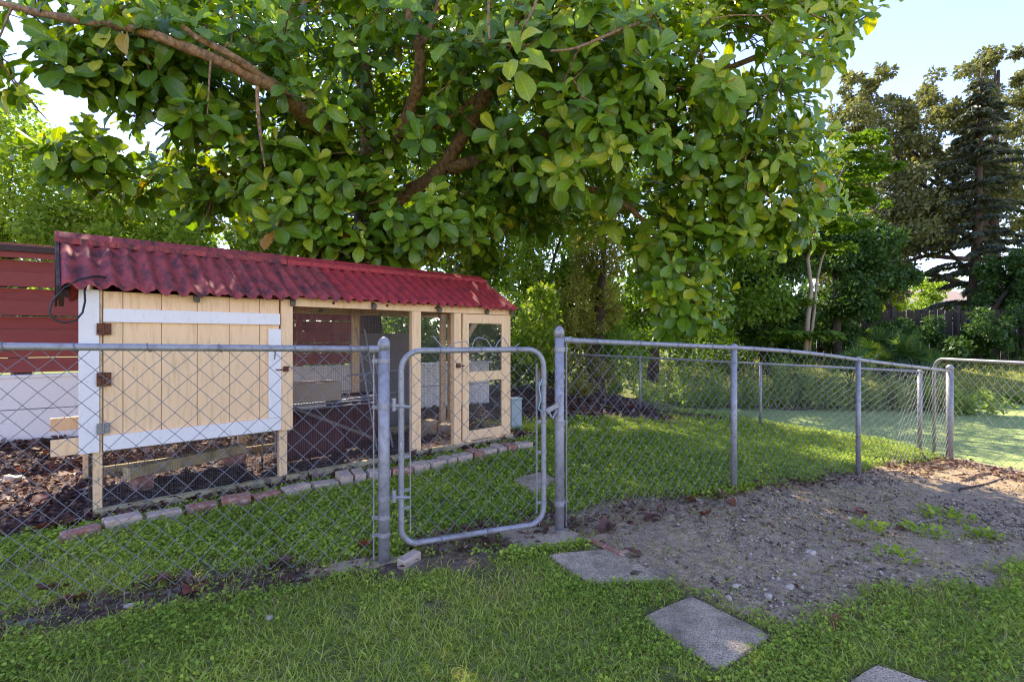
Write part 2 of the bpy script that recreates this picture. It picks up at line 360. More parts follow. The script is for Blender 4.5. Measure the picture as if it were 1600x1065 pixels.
def masks(x, y):
    """(grass, bare dirt, litter, dry) at ground points"""
    s, b = coop_local(x, y)
    n1, n2 = wob(x, y, 2.2, 0.5), wob(x, y, 6.0, 1.7)
    nn = 0.09*n1+0.05*n2
    dirt = smooth(0.10, -0.10, polysd(x, y, DIRT)+nn*1.2)
    gate = smooth(0.06, -0.06, polysd(x, y, GATEBARE)+nn)
    lf = linesd(x, y, LFENCE); strip = smooth(0.19, 0.05, lf+nn*0.9)
    under = smooth(-0.25, -0.17, b+nn*0.3)*smooth(4.75, 4.35, s+nn)*smooth(-0.08, 0.0, s)
    left = smooth(-0.22, -0.08, b+nn)*smooth(0.1, 0.0, s)
    behind = smooth(1.2, 1.5, b)*smooth(2.2, 1.4, x+0.15*(y-8))
    bl = linesd(x, y, BFENCE); inner = ((x-BFENCE[0][0])*(BFENCE[2][1]-BFENCE[0][1])-(y-BFENCE[0][1])*(BFENCE[2][0]-BFENCE[0][0]))
    back_litter = smooth(0.55, 0.15, bl+nn*2)*smooth(4.6, 3.2, x)  # leaf litter along the back fence
    band = smooth(7.3, 8.1, y+nn*2-0.15*x)*smooth(3.4, 2.4, x)
    litter = np.clip(np.maximum.reduce([strip*0.75, under, left, behind, back_litter, band]), 0, 1)
    litter = litter*(y < 13.5)
    bank = smooth(0.25, 0.0, linesd(x, y, RFENCE[2:]+[(6.05,5.6),(8,4)])+nn*2)*0.6
    grass = (1-dirt)*(1-gate*0.85)*(1-np.clip(litter*1.15, 0, 1))*(1-bank)
    pat = smooth(-0.75, -0.2, n1+0.6*n2)
    grass = grass*(0.35+0.65*pat)
    sd = polysd(x, y, POND); grass = np.where(sd < 0.1, 0, grass)
    for q in STONES.values():
        grass = grass*(polysd(x, y, [(p.x, p.y) for p in q]) > 0.01)
    dry = 0.45*smooth(0.4, 0.85, wob(x, y, 3.1, 9.0))+np.clip(np.maximum(strip*0.9, smooth(0.25, -0.05, polysd(x, y, DIRT)+nn)*0.55)+0.1*(n2 > 0.55), 0, 1); dry = np.clip(dry, 0, 1)
    return grass, np.maximum(dirt, gate*0.7), np.maximum(litter, gate*0.5), dry

def ground_mat():
    m, nt, bs, out = newmat('yard_ground')
    a = N_(nt, 'ShaderNodeAttribute', attribute_name='lv'); sp = N_(nt, 'ShaderNodeSeparateXYZ'); nt.links.new(a.outputs['Vector'], sp.inputs[0])
    grass, dirt, litter = sp.outputs[0], sp.outputs[1], sp.outputs[2]
    co = coords(nt, 'Object', rnd=False)
    n1 = noise(nt, co, 2.2, 8, 0.7); n2 = noise(nt, co, 22, 6, 0.7); n3 = noise(nt, co, 90, 4, 0.7)
    soil = ramp(nt, n2, [(0.3, (0.04, 0.028, 0.018)), (0.5, (0.095, 0.068, 0.042)), (0.7, (0.19, 0.14, 0.09))])
    green = ramp(nt, n2, [(0.3, (0.10, 0.12, 0.022)), (0.55, (0.20, 0.22, 0.045)), (0.75, (0.34, 0.29, 0.12))])
    dcol = ramp(nt, n1, [(0.3, (0.55, 0.39, 0.24)), (0.45, (0.37, 0.26, 0.165)), (0.55, (0.47, 0.33, 0.19)), (0.66, (0.27, 0.20, 0.11)), (0.74, (0.43, 0.29, 0.17))])
    dcol = mix(nt, ramp(nt, mix(nt, 0.5, n3, n2), [(0.38, g(0.0)), (0.6, g(1.0))]), mix(nt, 1.0, dcol, g(0.38), 'MULTIPLY'), mix(nt, 1.0, dcol, g(1.35), 'MULTIPLY'))
    v = N_(nt, 'ShaderNodeTexVoronoi', feature='F1'); v.inputs['Scale'].default_value = 48; nt.links.new(co, v.inputs['Vector'])
    chip = math_(nt, 'MULTIPLY', ramp(nt, v.outputs['Distance'], [(0.22, g(1)), (0.32, g(0))]), ramp(nt, N_sep(nt, v.outputs['Color']), [(0.62, g(0)), (0.66, g(1))]))
    chipc = mix(nt, N_sep(nt, v.outputs['Color'], 1), (0.14, 0.10, 0.07), (0.62, 0.50, 0.38))
    dcol = mix(nt, chip, dcol, chipc)
    v2 = N_(nt, 'ShaderNodeTexVoronoi', feature='F1'); v2.inputs['Scale'].default_value = 30
    vm = N_(nt, 'ShaderNodeVectorMath', operation='ADD'); nt.links.new(co, vm.inputs[0])
    nz = N_(nt, 'ShaderNodeTexNoise'); nz.inputs['Scale'].default_value = 12; nt.links.new(co, nz.inputs['Vector'])
    vs2 = N_(nt, 'ShaderNodeVectorMath', operation='SCALE'); vs2.inputs['Scale'].default_value = 0.06; nt.links.new(nz.outputs['Color'], vs2.inputs[0])
    nt.links.new(vs2.outputs[0], vm.inputs[1]); nt.links.new(vm.outputs[0], v2.inputs['Vector'])
    lcol = ramp(nt, N_sep(nt, v2.outputs['Color']), [(0, (0.035, 0.018, 0.014)), (0.4, (0.085, 0.042, 0.034)), (0.7, (0.13, 0.075, 0.06)), (0.9, (0.20, 0.14, 0.11)), (1, (0.27, 0.23, 0.22))])
    lcol = mix(nt, 1.0, lcol, ramp(nt, n3, [(0.3, g(0.5)), (0.7, g(1.3))]), 'MULTIPLY')
    col = mix(nt, grass, soil, green)
    col = mix(nt, dirt, col, dcol)
    col = mix(nt, litter, col, lcol)
    nt.links.new(col, bs.inputs['Base Color']); bs.inputs['Roughness'].default_value = 0.95; bs.inputs['Specular IOR Level'].default_value = 0.2
    h = mix(nt, 0.5, n2, math_(nt, 'ADD', n3, math_(nt, 'MULTIPLY', chip, 0.5)))
    bump(nt, bs, h, 0.8, 0.02)
    return m
def N_sep(nt, c, i=0):
    s = N_(nt, 'ShaderNodeSeparateColor'); nt.links.new(c, s.inputs[0]); return s.outputs[i]

def axis(lo, hi, step, far_lo, far_hi, n):
    a = np.arange(lo, hi+1e-6, step)
    q = np.linspace(0, 1, n+1)[1:]
    left = lo-(lo-far_lo)*q**3; right = hi+(far_hi-hi)*q**3
    return np.concatenate([left[::-1], a, right])
gx = axis(-5.5, 9.0, 0.06, -260, 260, 34); gy = axis(0.6, 10.5, 0.055, -60, 420, 44)
GX, GY = np.meshgrid(gx, gy); gxx, gyy = GX.ravel(), GY.ravel()
ggr, gdi, gli, gdr = masks(gxx, gyy)
gZ = gz(gxx, gyy)+0.006*RNG.standard_normal(len(gxx))*(gdi+gli > 0.3)*(gyy < 11)
nx_, ny_ = len(gx), len(gy); idx = np.arange(nx_*ny_).reshape(ny_, nx_)
gf = np.stack([idx[:-1, :-1], idx[:-1, 1:], idx[1:, 1:], idx[1:, :-1]], -1).reshape(-1, 4)
ground = np_mesh('ground', np.stack([gxx, gyy, gZ], -1), gf, ground_mat(), attr=np.stack([ggr, gdi, gli], -1), smooth=True, kind='structure')
ground['label'] = 'uneven yard ground of soil, sandy dirt and leaf litter'

def pond_mat():
    m, nt, bs, out = newmat('algae_water')
    co = coords(nt, 'Object', rnd=False)
    n1 = noise(nt, co, 0.7, 6, 0.6); n2 = noise(nt, co, 9, 5, 0.7); n3 = noise(nt, co, 60, 3)
    col = ramp(nt, n1, [(0.3, (0.22, 0.28, 0.08)), (0.55, (0.30, 0.36, 0.11)), (0.75, (0.38, 0.42, 0.15))])
    col = mix(nt, ramp(nt, n2, [(0.52, g(0)), (0.66, g(0.75))]), col, (0.16, 0.23, 0.08))
    col = mix(nt, 0.4, col, mix(nt, n3, (0.18, 0.24, 0.06), (0.42, 0.48, 0.18)))
    nt.links.new(col, bs.inputs['Base Color']); bs.inputs['Roughness'].default_value = 0.8; bs.inputs['Specular IOR Level'].default_value = 0.1
    bump(nt, bs, n3, 0.3, 0.005); return m
pm = MB(); pond_pts = [(x, y) for x, y in POND]
cxp = sum(p[0] for p in POND)/len(POND); cyp = sum(p[1] for p in POND)/len(POND)
big = []
for i, (x, y) in enumerate(pond_pts):
    d = Vector((x-cxp, y-cyp)); d = d*(1+0.8/d.length); big.append((cxp+d.x, cyp+d.y, WATER+0.012))
pm.add(big, [tuple(range(len(big)))])
pond = pm.build('pond', pond_mat(), kind='structure'); pond['label'] = 'still pond covered with green algae'

# ------------------------------------------------------------------ grass, weeds and litter (ground cover)
def scatter(x0, x1, y0, y1, dens, fn):
    n = int((x1-x0)*(y1-y0)*dens); x = RNG.uniform(x0, x1, n); y = RNG.uniform(y0, y1, n)
    inview = np.abs(x) < (1.12*y+0.5)
    x, y = x[inview], y[inview]; p = fn(x, y); k = RNG.random(len(x)) < p; return x[k], y[k]
BL_T = np.array([(-.5,0,0),(.5,0,0),(-.42,.5,.05),(.42,.5,.05),(-.06,1,-.10),(.06,1,-.10)], float); BL_F = np.array([(0,1,3,2),(2,3,5,4)])
bl_v, bl_f, bl_a, off = [], [], [], 0
def put(T, Fc, pos, R, sc, attr, store):
    v, f, a = instance(T, Fc, pos, R, sc); a[:] = np.repeat(attr, len(T), 0)
    o = sum(len(q) for q in store[0]); store[0].append(v); store[1].append(f+o); store[2].append(a)
gstore = ([], [], [])
def blades(x, y, h, wr, lean=(0.15, 1.15), drymul=1.0):
    n = len(x); az = RNG.uniform(0, 2*np.pi, n); ln = RNG.uniform(*lean, n)
    d = np.stack([np.cos(az)*np.sin(ln), np.sin(az)*np.sin(ln), np.cos(ln)], -1)
    up = np.stack([-np.cos(az)*np.cos(ln), -np.sin(az)*np.cos(ln), np.sin(ln)], -1)+RNG.normal(0, 0.35, (n, 3))
    R = frames(d, up)
    hh = h*RNG.uniform(0.55, 1.35, n)
    sc = np.stack([hh*wr*RNG.uniform(0.7, 1.3, n), hh, hh], -1)
    _, _, _, dry = masks(x, y)
    patch = 0.5+0.28*wob(x, y, 1.6, 4.0)
    rnd = np.clip(patch+RNG.normal(0, 0.24, n), 0, 1)
    dr = np.clip((RNG.random(n) < dry*0.8+0.07)*RNG.uniform(0.5, 1, n)*drymul+0.16*smooth(3.0, 4.2, y)*RNG.random(n), 0, 1)
    put(BL_T, BL_F, np.stack([x, y, gz(x, y)-0.004], -1), R, sc[:, None, :].repeat(1, 1), np.stack([dr, np.zeros(n), rnd], -1), gstore)
def _inst_sc(tv, tf, pos, R, sc):
    return None
def instance(tv, tf, pos, R, sc, attr_t=None, rnd=None):
    N, n = len(pos), len(tv); sc = np.asarray(sc, float)
    sc = sc.reshape(N, 1, -1) if sc.ndim > 1 else sc.reshape(N, 1, 1)
    loc = tv[None]*sc
    v = np.einsum('nij,nkj->nki', R, loc)+pos[:, None, :]
    f = (tf[None]+(np.arange(N)*n)[:, None, None]).reshape(-1, tf.shape[1])
    at_ = np.zeros((N, n, 3), np.float32)
    if attr_t is not None: at_[:, :, :2] = attr_t[None, :, :2]
    if rnd is not None: at_[:, :, 2] = np.asarray(rnd)[:, None]
    return v.reshape(-1, 3), f, at_.reshape(-1, 3)
G0 = lambda x, y: masks(x, y)[0]
GS = lambda x, y: np.clip(masks(x, y)[0], 0.0, 1)
blades(*scatter(-3.6, 3.6, 1.5, 2.9, 9000, G0), 0.044, 0.095, (0.45, 1.35))
blades(*scatter(-4.0, 4.2, 2.9, 4.4, 4800, G0), 0.048, 0.10, (0.45, 1.35))
blades(*scatter(-4.0, 6.2, 4.4, 7.6, 2300, G0), 0.055, 0.12, (0.45, 1.4))
blades(*scatter(-1.0, 6.2, 7.6, 10.0, 1100, G0), 0.075, 0.14)
blades(*scatter(4, 22, 13.2, 20, 110, lambda x, y: 0.9*(polysd(x, y, POND) > 0.15)), 0.14, 0.16)
STRIPF = lambda x, y: np.clip(masks(x, y)[3]*0.5, 0, 0.5)*(polysd(x, y, STONES and [(p.x, p.y) for p in STONES['mid']]) > 0.0)
blades(*scatter(-3.6, 3.8, 1.6, 4.8, 2200, STRIPF), 0.045, 0.07, (0.5, 1.5), 1.0)
blades(*scatter(0.2, 6.6, 2.2, 6.8, 900, lambda x, y: 0.9*masks(x, y)[1]*smooth(-0.6, 0.5, wob(x, y, 1.9, 7.0))), 0.05, 0.06, (1.1, 1.55), 6.0)
grass = np_mesh('grass', np.concatenate(gstore[0]), np.concatenate(gstore[1]), M['grass'], attr=np.concatenate(gstore[2]), kind='stuff')
grass['label'] = 'short coarse grass growing over the yard'
wstore = ([], [], [])
WD_T = np.array([(0,0,0),(.42,.55,.08),(0,1,0),(-.42,.55,.08)], float); WD_F = np.array([(0,1,2,3)])
def weeds(x, y, size, zmax, bias=0.0, per=3):
    x = np.repeat(x, per)+RNG.normal(0, size*0.7, len(x)*per); y = np.repeat(y, per)+RNG.normal(0, size*0.7, len(y)*per)
    n = len(x); az = RNG.uniform(0, 2*np.pi, n); el = RNG.normal(0.25, 0.35, n)
    d = np.stack([np.cos(az)*np.cos(el), np.sin(az)*np.cos(el), np.sin(el)], -1)
    R = frames(d, np.array([[0, 0, 1.0]])+RNG.normal(0, 0.3, (n, 3)))
    rnd = np.clip(0.45+bias+0.3*wob(x, y, 1.6, 4.0)+RNG.normal(0, 0.2, n), 0, 1)
    put(WD_T, WD_F, np.stack([x, y, gz(x, y)+RNG.uniform(0.004, zmax, n)], -1), R, size*RNG.uniform(0.5, 1.3, n), np.stack([0*x, 0*x, rnd], -1), wstore)
wp = lambda x, y: masks(x, y)[0]*smooth(-0.3, 0.5, wob(x, y, 1.1, 6.0)+0.35*(x > 0.8))
weeds(*scatter(-3.6, 3.6, 1.5, 2.9, 2600, wp), 0.017, 0.036)
weeds(*scatter(-4.0, 4.2, 2.9, 4.6, 2300, lambda x, y: masks(x, y)[0]*0.9), 0.024, 0.045)
weeds(*scatter(-4.0, 6.2, 4.6, 7.6, 1500, lambda x, y: masks(x, y)[0]*0.9), 0.03, 0.055)
weeds(*scatter(-1.0, 6.2, 7.6, 10.0, 700, G0), 0.04, 0.07)
ground_cover = np_mesh('ground_cover', np.concatenate(wstore[0]), np.concatenate(wstore[1]), M['weed'], attr=np.concatenate(wstore[2]), kind='stuff')
ground_cover['label'] = 'low broad leaved weeds spread among the grass'
# dead leaf fragments
lstore = ([], [], [])
LT_T = np.array([(0,0,0.02),(.27,.45,.16),(0,1,.10),(-.25,.5,.20)], float)
def litter_bits(x, y, size):
    n = len(x); az = RNG.uniform(0, 2*np.pi, n); el = RNG.normal(0.1, 0.3, n)
    d = np.stack([np.cos(az)*np.cos(el), np.sin(az)*np.cos(el), np.sin(el)], -1)
    R = frames(d, np.array([[0, 0, 1.0]])+RNG.normal(0, 0.4, (n, 3)))
    put(LT_T, WD_F, np.stack([x, y, gz(x, y)+RNG.uniform(0.003, 0.03, n)], -1), R, size*RNG.uniform(0.4, 1.4, n), np.stack([0*x, 0*x, RNG.random(n)], -1), lstore)
def LI(x, y):
    s, b = coop_local(x, y); return masks(x, y)[2]*np.where((s > 0) & (s < 4.2) & (b > -.02) & (b < 1.3), 0.3, 1.0)
litter_bits(*scatter(-3.8, 0.2, 1.8, 3.2, 500, LI), 0.035)
litter_bits(*scatter(-6.5, 3.5, 3.0, 8.0, 800, LI), 0.05)
litter_bits(*scatter(-6.5, 5.0, 3.0, 11.5, 110, LI), 0.10)
litter_bits(*scatter(0.2, 6.8, 2.4, 6.9, 260, lambda x, y: masks(x, y)[1]*smooth(-0.2, 0.6, wob(x, y, 1.3, 3.0))), 0.03)
litter_bits(*scatter(4.4, 7.4, 4.8, 7.6, 500, lambda x, y: 0.9*(linesd(x, y, RFENCE[2:]+[(6.05, 5.6), (7.5, 4.3)]) < 0.3)), 0.06)
litter_bits(*scatter(0.3, 3.6, 3.3, 5.3, 420, lambda x, y: smooth(0.3, 0.05, linesd(x, y, RFENCE[:3]))), 0.05)
leaf_litter = np_mesh('leaf_litter', np.concatenate(lstore[0]), np.concatenate(lstore[1]), M['litter'], attr=np.concatenate(lstore[2]), kind='stuff')
leaf_litter['label'] = 'scraps of dry brown leaves lying along the fences'
# pale shell and gravel chips on the dirt
x, y = scatter(0.2, 5.6, 2.2, 5.8, 2400, lambda x, y: masks(x, y)[1]*smooth(-0.7, 0.6, wob(x, y, 1.4, 3.0)))
n = len(x); OC_T = np.array([(1,0,0),(0,.8,0),(-1,0,0),(0,-.8,0),(0,0,.6),(0,0,-.5)], float)
OC_F = np.array([(0,1,4),(1,2,4),(2,3,4),(3,0,4),(1,0,5),(2,1,5),(3,2,5),(0,3,5)])
an = RNG.uniform(0, 6.28, n); R = np.stack([np.stack([np.cos(an), np.sin(an), 0*an], -1), np.stack([-np.sin(an), np.cos(an), 0*an], -1), np.tile([0, 0, 1.0], (n, 1))], -1)
gv, gfc, ga = instance(OC_T, OC_F, np.stack([x, y, gz(x, y)+0.002], -1), R, np.abs(RNG.normal(0.0, 0.0068, n))[:, None]*RNG.uniform(0.6, 1.4, (n, 3))+0.0015)
ga[:, 2] = np.repeat(RNG.random(n)**0.9, 6)
gravel = np_mesh('gravel', gv, gfc, M['chips'], attr=ga, kind='stuff'); gravel['label'] = 'pale shell chips scattered over the bare dirt'
# ------------------------------------------------------------------ trees and plants
LQ_T = np.array([(0,0,0),(.30,.45,.06),(0,1,-.06),(-.30,.45,.06)], float); LQ_F = np.array([(0,1,2,3)])
def leaf_cloud(centers, rad, n, size, flat=0.8, droop=0.2, shell=None, out=0.8):
    """n leaf quads round the given clump centres (K,3) of radius rad (K,)"""
    K = len(centers); k = RNG.integers(0, K, n)
    d = norm(RNG.normal(0, 1, (n, 3))); r = rad[k]*RNG.random(n)**0.45
    pos = centers[k]+d*r[:, None]*np.array([1, 1, flat])
    dirs = norm(d*out+RNG.normal(0, 0.6, (n, 3))+np.array([0, 0, -droop]))
    nor = norm(d*0.4+np.array([0, 0, 0.8])+RNG.normal(0, 0.5, (n, 3)))
    return pos, frames(dirs, nor), size*RNG.uniform(0.6, 1.35, n)
def ell_points(e, K, shell=0.55):
    c, r = np.array(e[0]), np.array(e[1]); d = norm(RNG.normal(0, 1, (K, 3)))
    return c+d*r*(shell+(1-shell)*RNG.random((K, 1)))**1.0
def E(u, v, Y, ru, rv, ry=None):
    c = at(u, v, Y); k = Y/F; return (tuple(c), (ru*k, (ry if ry else (ru+rv)/2*k), rv*k))
def tree(name, label, cat, base, ells, mat, leaf, n, trunk_r, bark='bark_dark', group=None, clump=0.30, per=16, limbs=True, kind=None, top=None, flat=0.8, part='crown'):
    root = empty(name, base); tag(root, label, cat, group)
    B = Vector(base)
    cs, rs = [], []
    vol = np.array([e[1][0]*e[1][2] for e in ells]); vol = vol/vol.sum()
    for e, wgt in zip(ells, vol):
        K = max(5, int(per*len(ells)*wgt)); p = ell_points(e, K); cs.append(p)
        rs.append(np.full(K, clump*(e[1][0]+e[1][2])/2)*RNG.uniform(0.7, 1.3, K))
    cs, rs = np.concatenate(cs), np.concatenate(rs)
    pos, R, sc = leaf_cloud(cs, rs, n, leaf, flat)
    keep = pos[:, 2] > gz(pos[:, 0], pos[:, 1])+0.03
    pos, R, sc = pos[keep], R[keep], sc[keep]
    cl = np.clip(0.5+RNG.normal(0, 0.22, len(pos)), 0, 1)
    v, f, a = instance(LQ_T, LQ_F, pos-np.array(B), R, sc, rnd=cl)
    np_mesh(part, v, f, M[mat], root, attr=a, kind='stuff')
    if trunk_r:
        tops = [Vector(e[0]) for e in ells]
        hi = Vector(top) if top else max(tops, key=lambda p: p.z)
        mb = MB(); P = [Vector((0, 0, -0.1))]
        fork = (hi-B)*0.55; fork = Vector((fork.x*0.6, fork.y*0.6, fork.z))
        pts = [Vector((0, 0, -0.15)), fork*0.35+Vector((random.uniform(-.05, .05), 0, 0))*fork.length, fork, (hi-B)]
        mb.tube(pts, [trunk_r*1.15, trunk_r*0.9, trunk_r*0.7, trunk_r*0.2], 9); mb.build('trunk', M[bark], root, smooth=True)
        if limbs:
            for t in tops:
                if (t-hi).length < 0.1: continue
                l = MB(); t = t-B; mid = (fork+t)/2+Vector((0, 0, -0.12*(t-fork).length))
                st = fork*random.uniform(0.6, 1.0)
                l.tube([st, mid, t], [trunk_r*0.45, trunk_r*0.3, trunk_r*0.1], 7); l.build('limb', M[bark], root, smooth=True)
    return root
def gb(u, Y):
    X = (u-CX)*Y/F; return (X, Y, gzf(X, Y))

# far woodland that closes the view, well behind everything
wc = []
for i in range(150):
    xx = RNG.uniform(-75, 80); wc.append((xx, RNG.uniform(46, 56), RNG.uniform(0.8, 5.5)))
pos, R, sc = leaf_cloud(np.array(wc), RNG.uniform(2.2, 3.8, 150), 36000, 0.85)
v, f, a = instance(LQ_T, LQ_F, pos, R, sc, rnd=np.clip(RNG.normal(0.5, 0.25, len(pos)), 0, 1))
wd = np_mesh('far_woodland', v, f, M['leaf_dark'], attr=a, kind='stuff'); wd['label'] = 'distant belt of trees behind the far gardens'

# tangled undergrowth closing the gaps low down behind the yard
uc, ur = [], []
for i in range(70):
    xx = RNG.uniform(-9.5, 3.2); uc.append((xx, 12.2+RNG.uniform(-.5, 1.6)+max(0, -.18*(xx+2)), RNG.uniform(.3, 1.9))); ur.append(RNG.uniform(.5, .95))
for i in range(46):
    xx = RNG.uniform(3.2, 9.5); uc.append((xx, RNG.uniform(16.5, 19.5), RNG.uniform(.4, 1.9))); ur.append(RNG.uniform(.55, 1.0))
pos, R, sc = leaf_cloud(np.array(uc), np.array(ur), 42000, 0.12)
v, f, a = instance(LQ_T, LQ_F, pos, R, sc, rnd=np.clip(RNG.normal(0.5, 0.25, len(pos)), 0, 1))
wd = np_mesh('undergrowth', v, f, M['leaf_mid'], attr=a, kind='stuff'); wd['label'] = 'tangled green undergrowth at the edge of the yard'

GB = 'sunlit trees beyond the red fence and the coop'
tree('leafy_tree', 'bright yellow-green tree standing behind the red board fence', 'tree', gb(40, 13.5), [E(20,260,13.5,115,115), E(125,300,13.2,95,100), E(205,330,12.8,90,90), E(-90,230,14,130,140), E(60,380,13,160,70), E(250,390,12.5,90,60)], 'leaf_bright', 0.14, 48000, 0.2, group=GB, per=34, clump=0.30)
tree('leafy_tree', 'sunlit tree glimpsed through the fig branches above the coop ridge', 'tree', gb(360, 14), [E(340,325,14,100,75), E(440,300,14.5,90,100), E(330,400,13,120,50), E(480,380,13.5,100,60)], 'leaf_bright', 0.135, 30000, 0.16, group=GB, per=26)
tree('leafy_tree', 'mid green tree hidden behind the fig trunk', 'tree', gb(580, 15.5), [E(560,250,15.5,150,150), E(690,280,15.5,120,140), E(640,400,15,150,80), E(700,150,15.5,170,120), E(800,230,15,120,90), E(760,360,15,110,90), E(770,440,15,90,50)], 'leaf_mid', 0.15, 26000, 0.2, group=GB, per=24)  # upper crown hidden by the fig is added to shade the fenced grass
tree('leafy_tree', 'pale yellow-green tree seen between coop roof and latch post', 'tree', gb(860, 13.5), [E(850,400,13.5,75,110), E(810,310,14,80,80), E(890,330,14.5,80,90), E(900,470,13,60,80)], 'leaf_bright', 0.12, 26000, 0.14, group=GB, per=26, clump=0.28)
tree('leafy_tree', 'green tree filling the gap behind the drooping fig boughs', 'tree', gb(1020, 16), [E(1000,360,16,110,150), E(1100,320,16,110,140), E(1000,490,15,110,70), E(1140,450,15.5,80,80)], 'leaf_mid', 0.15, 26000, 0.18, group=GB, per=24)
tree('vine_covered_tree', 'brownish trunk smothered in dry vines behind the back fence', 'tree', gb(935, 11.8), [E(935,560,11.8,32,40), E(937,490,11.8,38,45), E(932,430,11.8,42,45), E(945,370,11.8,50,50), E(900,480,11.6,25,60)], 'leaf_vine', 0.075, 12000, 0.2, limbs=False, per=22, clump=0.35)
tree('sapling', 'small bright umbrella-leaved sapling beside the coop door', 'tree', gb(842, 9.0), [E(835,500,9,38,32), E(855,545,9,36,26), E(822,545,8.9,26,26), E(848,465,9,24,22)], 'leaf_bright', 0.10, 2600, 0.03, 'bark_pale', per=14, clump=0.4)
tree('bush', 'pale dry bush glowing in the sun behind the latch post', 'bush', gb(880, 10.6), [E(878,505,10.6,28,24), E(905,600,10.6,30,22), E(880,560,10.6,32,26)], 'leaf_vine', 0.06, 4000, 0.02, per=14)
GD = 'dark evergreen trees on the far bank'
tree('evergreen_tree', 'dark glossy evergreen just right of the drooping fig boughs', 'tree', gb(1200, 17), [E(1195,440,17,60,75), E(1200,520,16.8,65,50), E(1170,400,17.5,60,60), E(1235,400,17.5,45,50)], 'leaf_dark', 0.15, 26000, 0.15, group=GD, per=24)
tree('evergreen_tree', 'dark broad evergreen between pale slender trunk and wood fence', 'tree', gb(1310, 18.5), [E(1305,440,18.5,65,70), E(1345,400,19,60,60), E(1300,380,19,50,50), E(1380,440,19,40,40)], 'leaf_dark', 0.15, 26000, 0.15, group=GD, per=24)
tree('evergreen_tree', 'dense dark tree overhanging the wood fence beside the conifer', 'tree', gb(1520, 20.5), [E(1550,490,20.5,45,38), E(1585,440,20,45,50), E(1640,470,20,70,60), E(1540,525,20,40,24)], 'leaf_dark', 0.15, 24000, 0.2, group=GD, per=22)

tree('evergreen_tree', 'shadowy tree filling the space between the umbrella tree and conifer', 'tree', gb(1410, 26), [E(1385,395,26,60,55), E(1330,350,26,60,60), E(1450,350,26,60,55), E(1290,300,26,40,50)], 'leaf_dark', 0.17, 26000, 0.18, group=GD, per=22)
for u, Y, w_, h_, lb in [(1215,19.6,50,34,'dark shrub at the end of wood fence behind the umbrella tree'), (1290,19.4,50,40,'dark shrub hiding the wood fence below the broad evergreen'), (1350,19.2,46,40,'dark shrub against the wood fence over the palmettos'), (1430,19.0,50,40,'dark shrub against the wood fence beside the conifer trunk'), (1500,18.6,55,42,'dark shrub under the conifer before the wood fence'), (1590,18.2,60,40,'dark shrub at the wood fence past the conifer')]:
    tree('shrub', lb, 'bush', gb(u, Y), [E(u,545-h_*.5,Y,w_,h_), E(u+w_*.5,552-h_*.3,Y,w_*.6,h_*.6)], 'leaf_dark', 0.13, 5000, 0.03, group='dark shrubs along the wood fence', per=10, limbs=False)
# slender umbrella tree: pale curved twin trunk, layered crown
r = empty('umbrella_tree', gb(1264, 15.5)); tag(r, 'slender pale-trunked tree with tiers of drooping umbrella leaves', 'tree'); B = Vector(r.location)
for pts, rad in (([(1258,560),(1262,500),(1268,450),(1262,405),(1275,360),(1300,300),(1335,230)], 0.075), ([(1263,555),(1272,490),(1276,440),(1284,405),(1292,385)], 0.045)):
    m_ = MB(); q = [at(u, v_, 15.5)-B for u, v_ in pts]; m_.tube(q, [rad*(1-0.1*i) for i in range(len(q))], 8); m_.build('trunk', M['bark_pale'], r, smooth=True)
ps, Rs, ss, rn = [], [], [], []
for (u, v_, ru) in [(1338,215,40),(1325,245,52),(1360,262,40),(1310,290,42),(1350,310,45),(1260,380,30),(1225,520,34),(1240,470,28),(1235,555,34),(1285,520,26),(1285,345,32),(1300,385,30),(1255,350,30),(1320,350,34)]:
    c0 = at(u, v_, 15.4+random.uniform(-.4, .4)); rr = ru*15.4/F
    for k in range(34):
        an = random.uniform(0, 6.28); rad = rr*math.sqrt(random.random()); hub = c0+Vector((math.cos(an)*rad, math.sin(an)*rad*0.8, random.uniform(-.18, .18)*rr))
        for j in range(8):
            a2 = j*0.785+an; d = Vector((math.cos(a2), math.sin(a2), -0.35-random.random()*0.3))
            ps.append(hub); Rs.append((d, Vector((0, 0, 1)))); ss.append(0.26*random.uniform(.7, 1.2)); rn.append(random.random())
R = frames(np.array([q[0] for q in Rs]), np.array([q[1] for q in Rs])+RNG.normal(0, .15, (len(Rs), 3)))
v, f, a = instance(LQ_T, LQ_F, np.array(ps)-np.array(B), R, np.array(ss), rnd=rn); np_mesh('crown', v, f, M['leaf_mid'], r, attr=a, kind='stuff')

